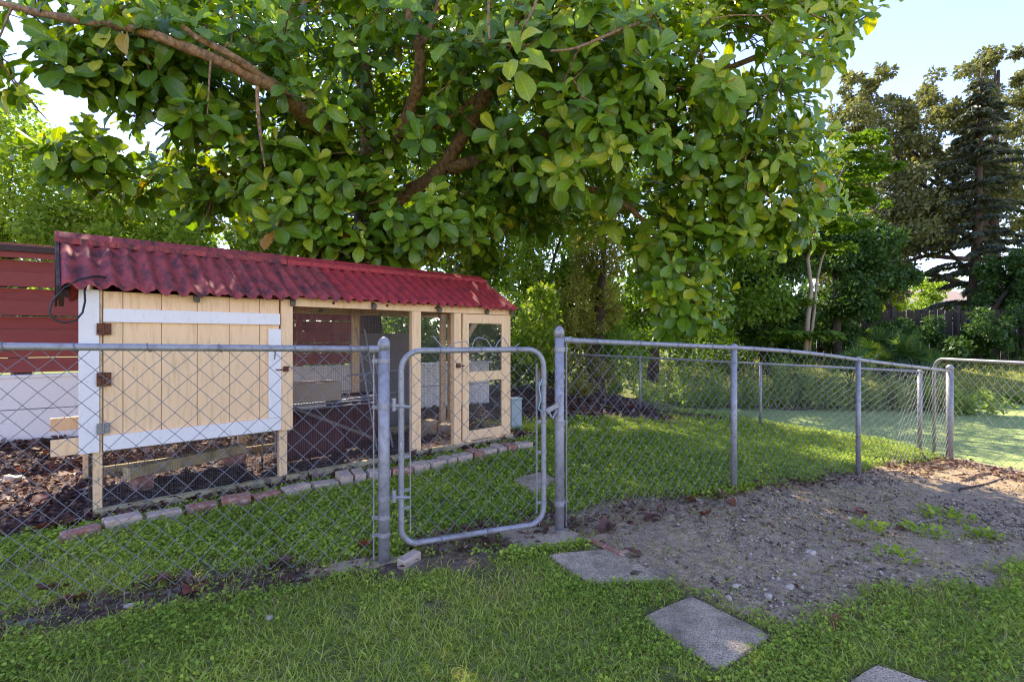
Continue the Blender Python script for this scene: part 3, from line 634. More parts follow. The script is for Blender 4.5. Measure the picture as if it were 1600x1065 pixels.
# tall airy oak with a long crooked limb
OY = 24.0
r = tree('oak_tree', 'tall airy oak with golden-brown sunlit foliage against the sky', 'tree', gb(1545, OY), [E(1340,215,OY,55,60), E(1375,300,OY,80,55), E(1455,220,OY,65,55), E(1495,150,OY,50,60), E(1555,105,OY,45,38), E(1420,350,OY-.6,90,50), E(1340,330,OY,70,80), E(1575,200,OY+1,55,70), E(1500,290,OY,85,60), E(1352,125,OY,40,36), E(1375,185,OY,45,50), E(1405,245,OY,50,50), E(1560,340,OY+1,70,60), E(1345,430,OY,70,50), E(1640,180,OY+1,60,90)], 'leaf_oak', 0.185, 66000, 0.32, per=34, clump=0.22, top=tuple(at(1560,110,OY)))
B = Vector(r.location)
for pts, rad in (([(1540,455),(1500,442),(1462,430),(1440,428),(1415,412),(1390,404),(1360,408)], 0.16), ([(1530,440),(1480,390),(1430,300),(1400,240),(1358,140)], 0.09), ([(1500,300),(1460,230),(1495,150)], 0.1), ([(1420,345),(1370,345),(1320,342)], 0.09), ([(1290,420),(1325,380),(1355,360)], 0.07)):
    m_ = MB(); q = [at(u, v_, OY-0.3)-B for u, v_ in pts]; m_.tube(q, [rad*(1-0.75*i/len(q)) for i in range(len(q))], 7); m_.build('limb', M['bark_dark'], r, smooth=True)

# conifer with level tiers of drooping boughs
KY = 22.0
r = empty('conifer', gb(1527, KY)); tag(r, 'tall dark conifer with level drooping tiers of needles', 'tree'); B = Vector(r.location)
m_ = MB(); q = [at(u, v_, KY)-B for u, v_ in [(1518,565),(1520,480),(1528,350),(1532,200),(1534,95)]]; m_.tube(q, [.26, .22, .17, .09, .02], 9); m_.build('trunk', M['bark_dark'], r, smooth=True)
ps, dr = [], []
vv = 130
while vv < 470:
    t = (vv-130)/340; c0 = at(1533-10*t, vv, KY); reach = (0.35+1.9*t**0.75)*(1 if t < .7 else 1.15-.3*t)
    for k in range(7):
        an = k*.9+vv*1.7; L = reach*random.uniform(.35, 1.35); c0 = at(1533-10*t, vv+random.uniform(-9, 9), KY); rise = random.uniform(.0, .4); dv = Vector((math.cos(an), math.sin(an), 0))
        m = int(20+80*L)
        for j in range(m):
            x_ = random.random()**0.7*L; p = c0+dv*x_+Vector((0, 0, rise*x_-(rise+.12)*x_*x_/max(L, .3)+random.uniform(-.04, .04)))
            sidev = Vector((-dv.y, dv.x, 0))*random.uniform(-1, 1)
            ps.append(p); dr.append(dv*0.6+sidev*0.9+Vector((0, 0, -0.35-random.random()*.5)))
    vv += 13+9*t
dr = np.array(dr); R = frames(dr, RNG.normal(0, 1, dr.shape)+np.array([0, 0, 1.0]))
v, f, a = instance(LQ_T*np.array([.55, 1, 1]), LQ_F, np.array(ps)-np.array(B), R, RNG.uniform(.14, .36, len(ps)), rnd=RNG.random(len(ps)))
np_mesh('crown', v, f, M['leaf_fir'], r, attr=a, kind='stuff')

# sunny shrubs beyond the wood fence
for u, v_, Y, ru, rv, lb in [(1320, 455, 27, 40, 28, 'sunny yellow-green bush peeking over the wood fence'), (1440, 448, 29, 55, 20, 'low bright bush under the long oak limb'), (1555, 480, 26, 40, 14, 'bright shrub showing over the fence beneath the conifer'), (1378, 470, 27, 34, 18, 'small lit shrub over the middle of wood fence')]:
    tree('bush', lb, 'bush', gb(u, Y), [E(u, v_, Y, ru, rv), E(u+ru*.6, v_+rv*.5, Y, ru*.6, rv*.7), E(u-ru*.5, v_+rv*1.5, Y, ru, rv)], 'leaf_bright', 0.2, 2600, 0.05, group='sunlit shrubs beyond the wood fence', per=10, limbs=False)

# waterside plants on the far edge of the pond
def herb(u, Y, h, n, lb, mat='leaf_herb'):
    b = gb(u, Y); b = (b[0], b[1], max(b[2], WATER)); r = empty('waterside_plant', b); tag(r, lb, 'plant', 'feathery plants along the pond edge')
    ps, ds, ss = [], [], []; m_ = MB()
    for k in range(n):
        an = random.uniform(0, 6.28); ro = abs(random.gauss(0, .28)); x0, y0 = math.cos(an)*ro, math.sin(an)*ro
        hh = h*random.uniform(.35, 1.15); lx, ly = random.gauss(0, .16), random.gauss(0, .16)
        tp = Vector((x0+lx, y0+ly, hh)); bs_ = Vector((x0, y0, -.05)); m_.tube([bs_, (bs_+tp)/2+Vector((0, 0, .04)), tp], [.006, .005, .003], 4)
        for j in range(34):
            t = random.uniform(.2, 1)
            p = bs_.lerp(tp, t); a2 = random.uniform(0, 6.28); ps.append(p); ds.append((math.cos(a2), math.sin(a2), random.uniform(-.1, .9))); ss.append(.13*random.uniform(.6, 1.3)*(1.15-t*.5))
    m_.build('stem', M['leaf_herb'], r, kind='stuff')
    ds = np.array(ds); v, f, a = instance(LQ_T*np.array([.55, 1, 1]), LQ_F, np.array(ps), frames(ds, RNG.normal(0, .5, ds.shape)+np.array([0, 0, 1.])), np.array(ss), rnd=np.clip(RNG.normal(.5, .22, len(ps)), 0, 1))
    np_mesh('foliage', v, f, M[mat], r, attr=a, kind='stuff')
HB = [(905,12.6,.55,26,'low yellowish plant beside the vine-covered trunk'),(960,13.2,.7,34,'feathery plant behind the first back fence post'),(1010,13.3,.9,40,'taller feathery plant between the back fence posts'),(1060,13.5,1.0,42,'bushy waterside plant just before the near fence post'),(1110,13.5,1.0,44,'pale-tipped waterside plant seen left of the line post'),(1165,13.4,1.0,44,'waterside plant directly behind the first line post'),(1215,13.5,1.2,46,'bluish-green waterside plant right of the back fence post'),(1262,13.4,1.1,46,'full waterside plant below the slender pale trunk'),(1305,13.3,1.0,44,'low leafy plant over the green water'),(1350,13.2,.95,42,'waterside plant seen behind the second line post'),(1395,13.2,.9,40,'waterside plant below the palmetto fans'),(1440,13.1,.9,38,'waterside plant behind the end of back fence'),(1478,12.9,.75,32,'waterside plant beside the corner post'),(1515,12.4,.55,26,'yellow-green tuft in the water right of corner post'),(1550,13.4,.5,16,'thin sprig rising from the algae'),(1590,14.6,.35,20,'small weed patch at the pond rim')]
for q in HB: herb(*q)

# palmettos
def palmetto(u, Y, h, n, lb):
    r = empty('palmetto', gb(u, Y)); tag(r, lb, 'palm', 'palmettos below the wood fence'); hero = MB(); ps, ds, zs_, ss = [], [], [], []
    for k in range(n):
        an = random.uniform(0, 6.28); el = random.uniform(.35, 1.4); d = Vector((math.cos(an)*math.cos(el), math.sin(an)*math.cos(el), math.sin(el)))
        L = h*random.uniform(.5, .95); tip = d*L; hero.tube([(0, 0, 0), tip*.5+Vector((0, 0, .05)), tip], [.014, .011, .009], 5)
        up = d.cross(Vector((-math.sin(an), math.cos(an), 0))).normalized()
        side = d.cross(up).normalized()
        for j in range(17):
            q = -1.25+2.5*j/16; b_ = d*math.cos(q)+side*math.sin(q)+up*(.12*abs(q))-Vector((0, 0, .15*abs(q)))
            ps.append(tip); ds.append(b_); zs_.append(up); ss.append(.42*h*random.uniform(.85, 1.1))
    hero.build('stalk', M['palmetto'], r, kind='stuff')
    v, f, a = instance(LQ_T*np.array([.16, 1, 1]), LQ_F, np.array(ps), frames(np.array(ds), np.array(zs_)), np.array(ss), rnd=RNG.random(len(ps)))
    np_mesh('frond', v, f, M['palmetto'], r, attr=a, kind='stuff')
palmetto(1330, 15.6, 1.15, 20, 'palmetto with low spiky fans at the shadowed end of the bank')
palmetto(1385, 16.6, 1.4, 26, 'middle palmetto, blue-green and rising highest')
palmetto(1440, 15.8, 1.25, 26, 'palmetto with fans catching the sun near the corner post')
# ------------------------------------------------------------------ far wood fence and house
r = empty('wood_fence', (0, 0, 0)); tag(r, 'weathered vertical board fence along the far garden edge', 'fence')
fa, fb = at(1165, 560, 21.0), at(1720, 560, 19.0)
r.location = (fa.x, fa.y, gzf(fa.x, fa.y)); B = Vector(r.location)
nb = 92; dv = (fb-fa); dv.z = 0; L = dv.length; dv.normalize()
bm_ = {}
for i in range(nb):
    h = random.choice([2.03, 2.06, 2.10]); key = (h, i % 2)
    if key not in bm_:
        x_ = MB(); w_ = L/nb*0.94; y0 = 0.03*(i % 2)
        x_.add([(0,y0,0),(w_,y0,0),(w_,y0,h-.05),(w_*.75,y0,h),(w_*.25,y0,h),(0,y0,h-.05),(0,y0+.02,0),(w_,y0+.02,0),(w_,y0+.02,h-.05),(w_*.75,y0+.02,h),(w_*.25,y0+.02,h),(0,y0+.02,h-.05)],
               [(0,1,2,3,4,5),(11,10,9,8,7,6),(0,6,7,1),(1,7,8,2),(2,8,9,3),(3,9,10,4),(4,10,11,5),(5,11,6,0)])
        o = x_.build('fence_board', M['old_shaded_boards'], r); bm_[key] = o.data
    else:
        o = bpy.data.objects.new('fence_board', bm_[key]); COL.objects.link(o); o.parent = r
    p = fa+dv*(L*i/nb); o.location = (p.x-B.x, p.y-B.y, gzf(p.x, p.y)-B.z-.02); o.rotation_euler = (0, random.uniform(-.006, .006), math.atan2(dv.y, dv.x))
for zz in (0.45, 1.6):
    x_ = MB(); p0 = fa+dv*0.0; p1 = fb; x_.bar((p0.x-B.x, p0.y-B.y+.10, zz), (p1.x-B.x, p1.y-B.y+.10, zz+gzf(fb.x, fb.y)-B.z), .04, .09); x_.build('rail', M['old_shaded_boards'], r)
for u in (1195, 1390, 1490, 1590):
    p = at(u, 560, 20.2-(u-1165)*.0035); x_ = MB(); z0 = gzf(p.x, p.y)-B.z; x_.box(p.x-B.x-.06, p.x-B.x+.06, p.y-B.y-.22, p.y-B.y-.10, z0-.05, z0+2.15); x_.build('fence_post', M['old_shaded_boards'], r)

r = empty('neighbour_house', (at(1470, 470, 33).x, 36, .3)); tag(r, 'low house with a pale brown hipped roof beyond the fence', 'house')
hx, hz = 33/F, at(0, 470, 33).z-.3
x_ = MB(); x_.box(-5.5, 5.5, -3, 3, 0, hz-.05); x_.build('wall', M['wall_paint'], r)
x_ = MB(); x_.add([(-6,-3.5,hz-.05),(6,-3.5,hz-.05),(6,3.5,hz-.05),(-6,3.5,hz-.05),(-2.6,0,hz+1.05),(2.6,0,hz+1.05)], [(0,1,5,4),(1,2,5),(2,3,4,5),(3,0,4),(0,3,2,1)]); x_.build('roof', M['shingle'], r)
x_ = MB(); x_.box(-6.02, 6.02, -3.56, -3.5, hz-.22, hz-.04); x_.build('fascia', M['white'], r)
for q in (-3.2, .4, 3.4):
    x_ = MB(); x_.box(q-.6, q+.6, -3.03, -2.97, .9, 2.0); f_ = x_.build('window', M['white'], r); x_ = MB(); x_.box(q-.52, q+.52, -3.045, -3.031, .98, 1.92); x_.build('pane', M['black'], f_)

# ------------------------------------------------------------------ red board fence on its white wall, behind the coop
WA, WB = Vector((-5.98, 6.22, 0)), Vector((-0.8, 9.57, 0)); WD = (WB-WA).normalized(); WRZ = math.atan2(WD.y, WD.x)
wl = (WB-WA).length
r = empty('panelled_wall', WA, WRZ); tag(r, 'low white wall of two stacked panels running behind the coop', 'wall')
for i, (x0, x1) in enumerate([(-3.3, -.9), (-.9, 1.6), (1.6, 4.1), (4.1, wl+.42)]):
    for k, (z0, z1, y0) in enumerate([(0.02, .405, -.012), (.415, .80, 0)]):
        x_ = MB(); x_.box(x0+.003, x1-.003, y0, .14, z0, z1); x_.build('panel', M['white'], r, bevel=.006)
x_ = MB(); x_.box(-3.3, wl+.44, -.02, .16, .80, .835); x_.build('coping', M['white'], r, bevel=.006)
r = empty('red_board_fence', WA+Vector((-WD.y, WD.x, 0))*.20, WRZ); tag(r, 'tall red fence of staggered horizontal boards with dark cap', 'fence')
rl = su(492, 0); RL = 4.3
for x0, x1 in [(-3.3, -.66), (-.66, RL-1.2), (RL-1.2, RL)]:
    for k in range(5):
        z0 = .86+.36*k
        x_ = MB(); x_.box(x0+.004, x1-.004, -.03, -.008, z0, z0+.18); x_.build('board', M['fence_red'], r, bevel=.003)
        if k < 4 or True:
            x_ = MB(); x_.box(x0+.004, x1-.004, .112, .134, z0+.185, min(z0+.345, 2.37)); x_.build('board', M['fence_red'], r, bevel=.003)
x = -3.2
while x < RL+.05:
    x_ = MB(); x_.box(x-.045, x+.045, -.005, .109, 0, 2.37); x_.build('post', M['fence_red'], r, bevel=.003); x += 1.27
x_ = MB(); x_.box(-3.3, RL+.08, -.07, .17, 2.375, 2.455); x_.build('cap_rail', M['dark_wood'], r, bevel=.004)

# ------------------------------------------------------------------ chicken coop (local axes: x along the front, y into depth, z up)
SL = 4.10; DEP = 1.34
coop = empty('chicken_coop', COOP, COOP_RZ)
tag(coop, 'cream and white chicken coop with red corrugated roof and screened run', 'chicken coop')
def cb(name, m, x0, x1, y0, y1, z0, z1, bev=.003, parent=coop, label=None):
    x_ = MB(); x_.box(x0, x1, y0, y1, z0, z1); return x_.build(name, m, parent, bevel=bev, label=label)
s1 = su(161)
sH = su(437); sH2 = su(456)
ZB, ZT = .472, 1.645
# nest box: front corner boards, hatch, side and rear walls, floor
cb('corner_board', M['white'], su(124)-.005, su(155), -.024, 0, ZB-.005, ZT)
cb('corner_board', M['white'], -.002, .018, .002, .07, ZB, ZT)
cb('corner_post', M['cream_worn'], su(155)+.002, su(160), -.004, .06, 0.02, ZT, label='slim cream post with rusty hinges')
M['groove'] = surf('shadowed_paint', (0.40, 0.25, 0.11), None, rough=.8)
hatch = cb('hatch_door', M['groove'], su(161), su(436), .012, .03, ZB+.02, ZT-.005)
edges = [su(161)] + [su(u) for u in (192, 252, 308, 358, 405)] + [su(436)]
for a_, b_ in zip(edges[:-1], edges[1:]): cb('siding_board', M['cream'], a_+.0017, b_-.0017, -.008, .0115, ZB+.02, ZT-.006, .003, hatch)
for (x0, x1, z0, z1) in [(su(161), su(436), 1.412, 1.512), (su(161), su(437)+.004, ZB, ZB+.112), (su(418), su(437)+.004, ZB+.114, 1.375)]:
    cb('trim_board', M['white'], x0, x1, -.034, -.0085, z0, z1, .003, hatch)
cb('floor_panel', M['grey_wood'], .02, sH+.03, .035, DEP-.03, ZB-.02, ZB+.02)
for k, (b0, b1) in enumerate([(.072, .47), (.473, .90), (.903, DEP-.03)]):
    cb('side_board', M['cream'], .0, .016, b0, b1, ZB, ZT+.03)
cb('side_post', M['cream'], -.012, .012, DEP-.05, DEP, ZB, ZT)
vent = cb('vent', M['dark_wood'], -.006, .0, .22, .36, 1.30, 1.50); cb('slat', M['cream_worn'], -.016, -.007, .22, .36, 1.395, 1.405, .001, vent)
for k in range(4):
    cb('rear_board', M['cream'], .02+k*.32, .02+k*.32+.316, DEP-.026, DEP, ZB, ZT)
x_ = MB(); x_.add([(.0,.02,ZT+.031),(.0,DEP-.02,ZT+.031),(.0,DEP/2-.02,2.04),(.016,.02,ZT+.031),(.016,DEP-.02,ZT+.031),(.016,DEP/2-.02,2.04)], [(0,1,2),(5,4,3),(0,3,4,1),(1,4,5,2),(2,5,3,0)]); x_.build('gable_board', M['cream'], coop)
cb('partition', M['cream'], sH-.0, sH+.016, .04, DEP-.03, ZB+.02, ZT)
# carrying beams that stick out past the end
cb('carrying_beam', M['cream'], -.215, .0, .005, .045, ZB-.005, ZB+.11)
cb('carrying_beam', M['cream'], -.215, -.013, DEP-.045, DEP-.005, ZB-.005, ZB+.11)
# legs, posts, header, sill
cb('leg', M['cream_worn'], su(145), su(157), .002, .07, -0.03, ZB-.008)
cb('leg', M['old_shaded_boards'], -.012, su(145)-.004, .02, .06, -.02, ZB-.008)
cb('leg', M['cream_worn'], .005, .09, DEP-.09, DEP-.02, -.02, ZB-.022)
cb('leg', M['cream_worn'], sH-.02, sH+.06, DEP-.09, DEP-.02, -.02, ZB-.022)
cb('run_post', M['cream'], sH+.006, sH2, -.026, .03, ZB-.01, ZT)
cb('run_post', M['cream_worn'], sH-.005, su(449), .002, .05, 0.02, ZB-.012)
for u0, u1 in ((643, 657), (709, 720)): cb('run_post', M['cream'], su(u0), su(u1), -.012, .06, .02, 1.583)
cb('run_post', M['cream'], su(793), SL+.03, .0, .09, .02, 1.583)
cb('header_beam', M['cream'], sH2+.002, SL+.04, -.016, .03, 1.585, 1.668)
for u in (520, 604, 680): x_ = MB(); x_.lathe((0, 0, 0), [(.016, 0), (.014, .004)], 8); o = x_.build('bolt_head', M['rust'], coop); o.location = (su(u), -.0165, 1.632); o.rotation_euler = (math.pi/2, 0, 0)
for x0, x1, zt_ in ((.02, 1.32, .052), (1.325, 2.7, .055), (2.705, su(709), .06)): cb('sill_board', M['sill'], x0, x1, -.055, .03, -.06, zt_)
cb('sill_board', M['cream_worn'], su(709)+.01, SL+.06, -.02, .03, -.02, .06)
for u in (555, 691):
    s_ = su(u, DEP-.04); cb('rear_post', M['cream_worn'], s_-.045, s_+.045, DEP-.07, DEP-.03, 0, 1.66)
cb('rear_post', M['cream_worn'], SL-.02, SL+.03, DEP-.09, DEP-.02, 0, 1.66)
cb('rear_beam', M['cream_worn'], sH, SL+.03, DEP-.028, DEP, 1.585, 1.668)
cb('rear_sill', M['sill'], .1, SL, DEP-.03, DEP+.01, -.02, .09)
for s_ in (1.9, 2.75, 3.55): cb('cross_beam', M['cream_worn'], s_-.02, s_+.02, .035, DEP-.035, 1.60, 1.665)
x_ = MB(); x_.bar((su(691, DEP-.04)+.06, DEP-.05, .02), (su(691, DEP-.04)+.55, DEP-.05, .75), .04, .06); x_.build('brace', M['cream_worn'], coop, bevel=.003)
x_ = MB(); x_.bar((su(691, DEP-.04)+.2, DEP-.10, 1.05), (su(691, DEP-.04)+.62, DEP-.10, 1.58), .04, .07); x_.build('brace', M['cream_worn'], coop, bevel=.003)
# screened door
d0, d1 = su(721.5), su(792.5); dz0, dz1 = .075, 1.578; st = .085
door = cb('door', M['cream'], d0, d0+st, -.03, -.005, dz0, dz1)
cb('stile', M['cream'], d1-.115, d1, -.03, -.005, dz0, dz1, .003, door)
for z0, z1 in ((dz0, .19), (.775, .89), (1.468, dz1)): cb('rail', M['cream'], d0+st+.001, d1-.116, -.029, -.006, z0, z1, .003, door)
for z0, z1 in ((.776, .80), (.866, .889)): pass
x_ = MB()
for xx in (d0+.02, d1-.03):
    for zz in (.13, .3, .6, .83, 1.1, 1.52): x_.lathe((xx, 0, zz), [(.005, 0), (.004, .001)], 6)
# mesh screens (hardware cloth): real crossed wires
def screen(name, x0, x1, y, z0, z1, p=.0165, r_=.00105, parent=coop, axis='x', fixed=0):
    segs = []
    for q in np.arange(x0, x1+1e-6, p):
        segs.append([[q, y, z0], [q, y, z1]] if axis == 'x' else [[fixed, q, z0], [fixed, q, z1]])
    for q in np.arange(z0, z1+1e-6, p):
        segs.append([[x0, y+.0012, q], [x1, y+.0012, q]] if axis == 'x' else [[fixed+.0012, x0, q], [fixed+.0012, x1, q]])
    v, f = wires(segs, r_, 3)
    return np_mesh(name, v, f, M['cloth'], parent, kind='stuff')
screen('wire_screen', su(158), sH, .052, .05, ZB-.022)
screen('wire_screen', sH2-.04, su(643)+.02, .034, .05, 1.60)
screen('wire_screen', su(657)-.02, su(709)+.02, .062, .05, 1.60)
screen('wire_screen', d0+st-.01, d1-.105, -.003, .18, 1.48, .0165, .00105, door)
screen('wire_screen', sH+.05, SL, DEP-.015, .09, 1.60, .026, .0011)
screen('wire_screen', .09, DEP-.09, 0, .06, 1.60, .0165, .00105, coop, 'y', SL+.01)
# hinges, hook, latch
def hinge(z, m, w1=.085, h=.09):
    x_ = MB(); u0 = su(160)
    x_.box(u0-.035, u0+w1*.7, -.041, -.0345, z-h/2, z+h/2); x_.tube([(u0+.004, -.043, z-h/2-.004), (u0+.004, -.043, z+h/2+.004)], .007, 8)
    return x_.build('hinge', m, coop, bevel=.002)
hinge(zs(s1, 0, 514), M['rust'], .07, .085); hinge(zs(s1, 0, 592), M['rust'], .07, .10); hinge(zs(s1, 0, 668), M['hinge_grey'], .06, .075)
x_ = MB(); zl = zs(su(440), 0, 576); x_.box(su(441), su(449), -.036, -.0265, zl-.025, zl+.025); x_.tube([(su(429), -.04, zl-.004), (su(437), -.05, zl-.006), (su(446), -.042, zl+.004), (su(450), -.04, zl+.018)], .006, 7); x_.build('hook_latch', M['rust'], coop)
x_ = MB(); zl = zs(su(714), 0, 571); x_.box(su(711.5), su(716.5), -.04, -.0125, zl-.025, zl+.03); x_.tube([(su(714), -.042, zl), (su(722), -.045, zl-.003)], .008, 7); x_.build('door_latch', M['rust'], coop)
x_ = MB(); zl = zs(su(428), 0, 552); x_.tube([(su(428), -.036, zl+.03), (su(427.5), -.042, zl), (su(426.8), -.04, zl-.05)], .004, 6); x_.build('pull_wire', M['rust'], coop)
# roof: corrugated sheets front and rear, rafters, ridge cap
RID_B, RID_Z, EV_B, EV_Z = .655, 2.10, -.125, 1.655
def sheet(name, x0, x1, front, m, off=0.0, parent=coop, pitch=.122, amp=.019):
    nx = int((x1-x0)/pitch*10)+1; ny = 9; vs_, fs_ = [], []
    for j in range(ny):
        t = j/(ny-1)
        for i in range(nx):
            x = x0+(x1-x0)*i/(nx-1); e = 0
            if j == ny-1: e = .012*math.sin(x*61)+.009*math.sin(x*143+1)+random.uniform(-.006, .006)-(.03*max(0, math.sin(x*9.3+.4))**8)
            tt = t+(e/.9 if j == ny-1 else 0)
            b = RID_B+(EV_B-RID_B)*tt; z = RID_Z+(EV_Z-RID_Z)*tt+amp*math.cos(2*math.pi*x/pitch)+off
            z += .006*math.sin(x*2.1+t*3)-.012*t*max(0, math.sin(x*1.7))
            if not front: b = 2*RID_B-b
            vs_.append((x, b, z))
    for j in range(ny-1):
        for i in range(nx-1):
            q = (j*nx+i, j*nx+i+1, (j+1)*nx+i+1, (j+1)*nx+i); fs_.append(q[::-1] if front else q)
    x_ = MB(); x_.add(vs_, fs_); o = x_.build(name, m, parent, smooth=True)
    sd = o.modifiers.new('thick', 'SOLIDIFY'); sd.thickness = .004; return o
for k, (x0, x1, m) in enumerate([(-.17, 1.03, 'roof_old'), (.97, 1.89, 'roof_old'), (1.83, 2.87, 'roof_new'), (2.81, 4.17, 'roof_new')]):
    sheet('corrugated_sheet', x0, x1, True, M[m], .007*(k % 2)); sheet('corrugated_sheet', x0, x1, False, M[m], .007*(k % 2))
for k, (x0, x1, m) in enumerate([(-.19, 1.55, 'roof_old'), (1.555, 2.9, 'roof_new'), (2.905, 4.18, 'roof_new')]):
    x_ = MB(); hh = .105; cap = [(x0,RID_B-hh,RID_Z-.018),(x0,RID_B,RID_Z+.046),(x0,RID_B+hh,RID_Z-.018)]
    vs_ = cap+[(x1, p[1], p[2]+.004*math.sin(x1)) for p in cap]+[(x0, p[1], p[2]-.012) for p in cap]+[(x1, p[1], p[2]-.012) for p in cap]
    x_.add(vs_, [(0,3,4,1),(1,4,5,2),(6,7,10,9),(7,8,11,10),(0,6,9,3),(2,5,11,8),(0,1,7,6),(1,2,8,7),(3,9,10,4),(4,10,11,5)]); x_.build('ridge_cap', M[m], coop)
    x_ = MB(); x_.bar((x0, RID_B-hh-.004, RID_Z-.038), (x1, RID_B-hh-.004, RID_Z-.038), .012, .05); x_.build('ridge_flashing', M[m], coop, bevel=.003)
for x in (-.14, .65, 1.4, 2.2, 3.0, 3.7, 4.11):
    for fr in (True, False):
        x_ = MB(); e = lambda b: b if fr else 2*RID_B-b
        x_.bar((x, e(EV_B+.06), EV_Z-.052), (x, e(RID_B-.012), RID_Z-.085), .038, .05); x_.build('rafter', M['dark_wood'] if x < 0 else M['grey_wood'], coop)
for fr in (True, False):
    e = lambda b: b if fr else 2*RID_B-b
    x_ = MB(); x_.bar((-.176, e(EV_B+.01), EV_Z-.04), (-.176, e(RID_B), RID_Z-.035), .02, .085); x_.build('barge_board', M['dark_wood'], coop)

# ---- things kept in and around the run
def coopw(s_, b_, z_): return Vector((COOP.x+CD[0]*s_-CD[1]*b_, COOP.y+CD[1]*s_+CD[0]*b_, z_))
# leaning corrugated sheets
def lean_sheet(s0, s1, b0, h, label, rot=0.0):
    r = empty('roofing_sheet', coopw(s0, b0, 0.0), COOP_RZ+rot); nx = int((s1-s0)/.075*8)+1; vs_, fs_ = [], []
    for j in range(4):
        for i in range(nx):
            x = (s1-s0)*i/(nx-1); t = j/3; vs_.append((x, .20*t+.014*math.cos(2*math.pi*x/.075), h*t+.02))
    for j in range(3):
        for i in range(nx-1): fs_.append((j*nx+i, j*nx+i+1, (j+1)*nx+i+1, (j+1)*nx+i))
    x_ = MB(); x_.add(vs_, fs_); o = x_.build('corrugated_panel', M['maroon'], r, smooth=True); o.modifiers.new('t', 'SOLIDIFY').thickness = .004
    tag(r, label, 'roofing sheet', 'maroon corrugated sheets leaning in the run'); return r
lean_sheet(1.50, 2.20, .62, .50, 'maroon corrugated sheet leaning low at the nest box end of run')
lean_sheet(2.12, 2.72, .80, .62, 'taller maroon corrugated sheet leaning beneath the rear post', -.05)
# metal rack with a plank box on top
r = empty('metal_rack', coopw(1.42, .62, 0), COOP_RZ); tag(r, 'grey tubular rack carrying the wooden box inside the run', 'rack')
for x, y in ((.04, 0), (1.30, 0), (.04, .42), (1.30, .42)):
    x_ = MB(); x_.tube([(x, y, -.02), (x, y, .60)], .011, 8); x_.build('leg', M['galv'], r)
for z in (.585, .545):
    x_ = MB(); x_.tube([(.0, 0, z), (1.34, 0, z)], .009, 8); x_.build('rail', M['galv'], r); x_ = MB(); x_.tube([(.0, .42, z), (1.34, .42, z)], .009, 8); x_.build('rail', M['galv'], r)
segs = [[[q, -.01, .605], [q, .43, .605]] for q in np.arange(0.02, 1.33, .03)]; v, f = wires(segs, .002, 4); np_mesh('shelf_wires', v, f, M['galv'], r, kind='stuff')
r = empty('wooden_box', coopw(1.44, .64, .608), COOP_RZ); tag(r, 'shallow bare wood box on the rack behind the wire', 'box')
cb('front_board', M['plank'], 0, .72, 0, .022, 0, .20, .003, r); cb('back_board', M['plank'], 0, .72, .34, .362, 0, .20, .003, r); cb('end_board', M['plank'], 0, .022, .023, .339, 0, .2, .003, r); cb('end_board', M['plank'], .698, .72, .023, .339, 0, .2, .003, r); cb('bottom_board', M['plank'], .023, .697, .023, .339, 0, .015, .002, r)
# folded clothes-airer like frame of thin poles
r = empty('leaning_poles', coopw(2.55, .55, 0), COOP_RZ); tag(r, 'thin grey metal poles leaning together by the second run post', 'metal frame')
for k, (x0, x1, h) in enumerate([(.0, -.16, 1.42), (.10, -.05, 1.40), (.20, .05, 1.2)]):
    x_ = MB(); x_.tube([(x0, 0, 0), (x1, .22, h)], .011, 8); x_.build('pole', M['galv'], r)
x_ = MB(); x_.tube([(-.30, .14, .87), (.36, .14, .90)], .010, 8); x_.build('cross_bar', M['galv'], r)
x_ = MB(); x_.tube([(-.42, .10, .60), (.30, .10, .64)], .010, 8); x_.build('cross_bar', M['galv'], r)
x_ = MB(); x_.bar(coopw(1.48, .42, .64), coopw(2.62, .42, .09), .03, .03); o = x_.build('wooden_stick', M['grey_wood'], loc=coopw(1.48, .42, .64)); tag(o, 'grey stick propped diagonally across the run before the sheets', 'stick')
x_ = MB(); x_.box(0, .95, 0, .012, 0, 1.36); o = x_.build('grey_panel', surf('grey_sheet', (.20, .19, .19), None, rough=.8), bevel=.002); o.location = coopw(2.75, 1.62, .0); o.rotation_euler = (-.06, 0, COOP_RZ); tag(o, 'plain grey sheet standing upright behind the run', 'sheet')
# log and bits under the nest box
x_ = MB(); x_.bar(coopw(.25, .55, .16), coopw(1.25, .95, .16), .10, .10); o = x_.build('timber', M['sill'], loc=coopw(.25, .55, .11), bevel=.006); tag(o, 'mossy timber lying under the nest box', 'timber')
x_ = MB(); x_.bar(coopw(.30, .57, .055), coopw(.42, .60, .055), .16, .13); o = x_.build('brick', M['brick_red'], loc=coopw(.36, .58, .0)); tag(o, 'brick propping the near end of the mossy timber', 'brick')
x_ = MB(); x_.bar(coopw(1.10, .90, .055), coopw(1.22, .94, .055), .16, .13); o = x_.build('brick', M['brick_red'], loc=coopw(1.16, .92, .0)); tag(o, 'brick propping the far end of the mossy timber', 'brick')
for s_, b_, lb in ((3.45, .95, 'pale concrete block standing on the run floor seen through the door'), (3.75, .85, 'pale concrete block lying just inside the lower door opening')):
    x_ = MB(); p = coopw(s_, b_, .0); x_.box(-.16, .16, -.08, .08, 0, .19 if s_ < 3.6 else .14); o = x_.build('concrete_block', M['concrete'], bevel=.008); o.location = p; o.rotation_euler = (0, 0, COOP_RZ+s_); tag(o, lb, 'block')
# utility box beside the coop corner
bx = gp(806, 672); r = empty('utility_box', bx, COOP_RZ); tag(r, 'small grey-green plastic box against the coop corner', 'box')
cb('case', M['box_grey'], -.06, .14, .02, .16, 0.0, .42, .012, r); cb('lid', M['box_grey'], -.068, .148, .012, .168, .421, .45, .01, r)
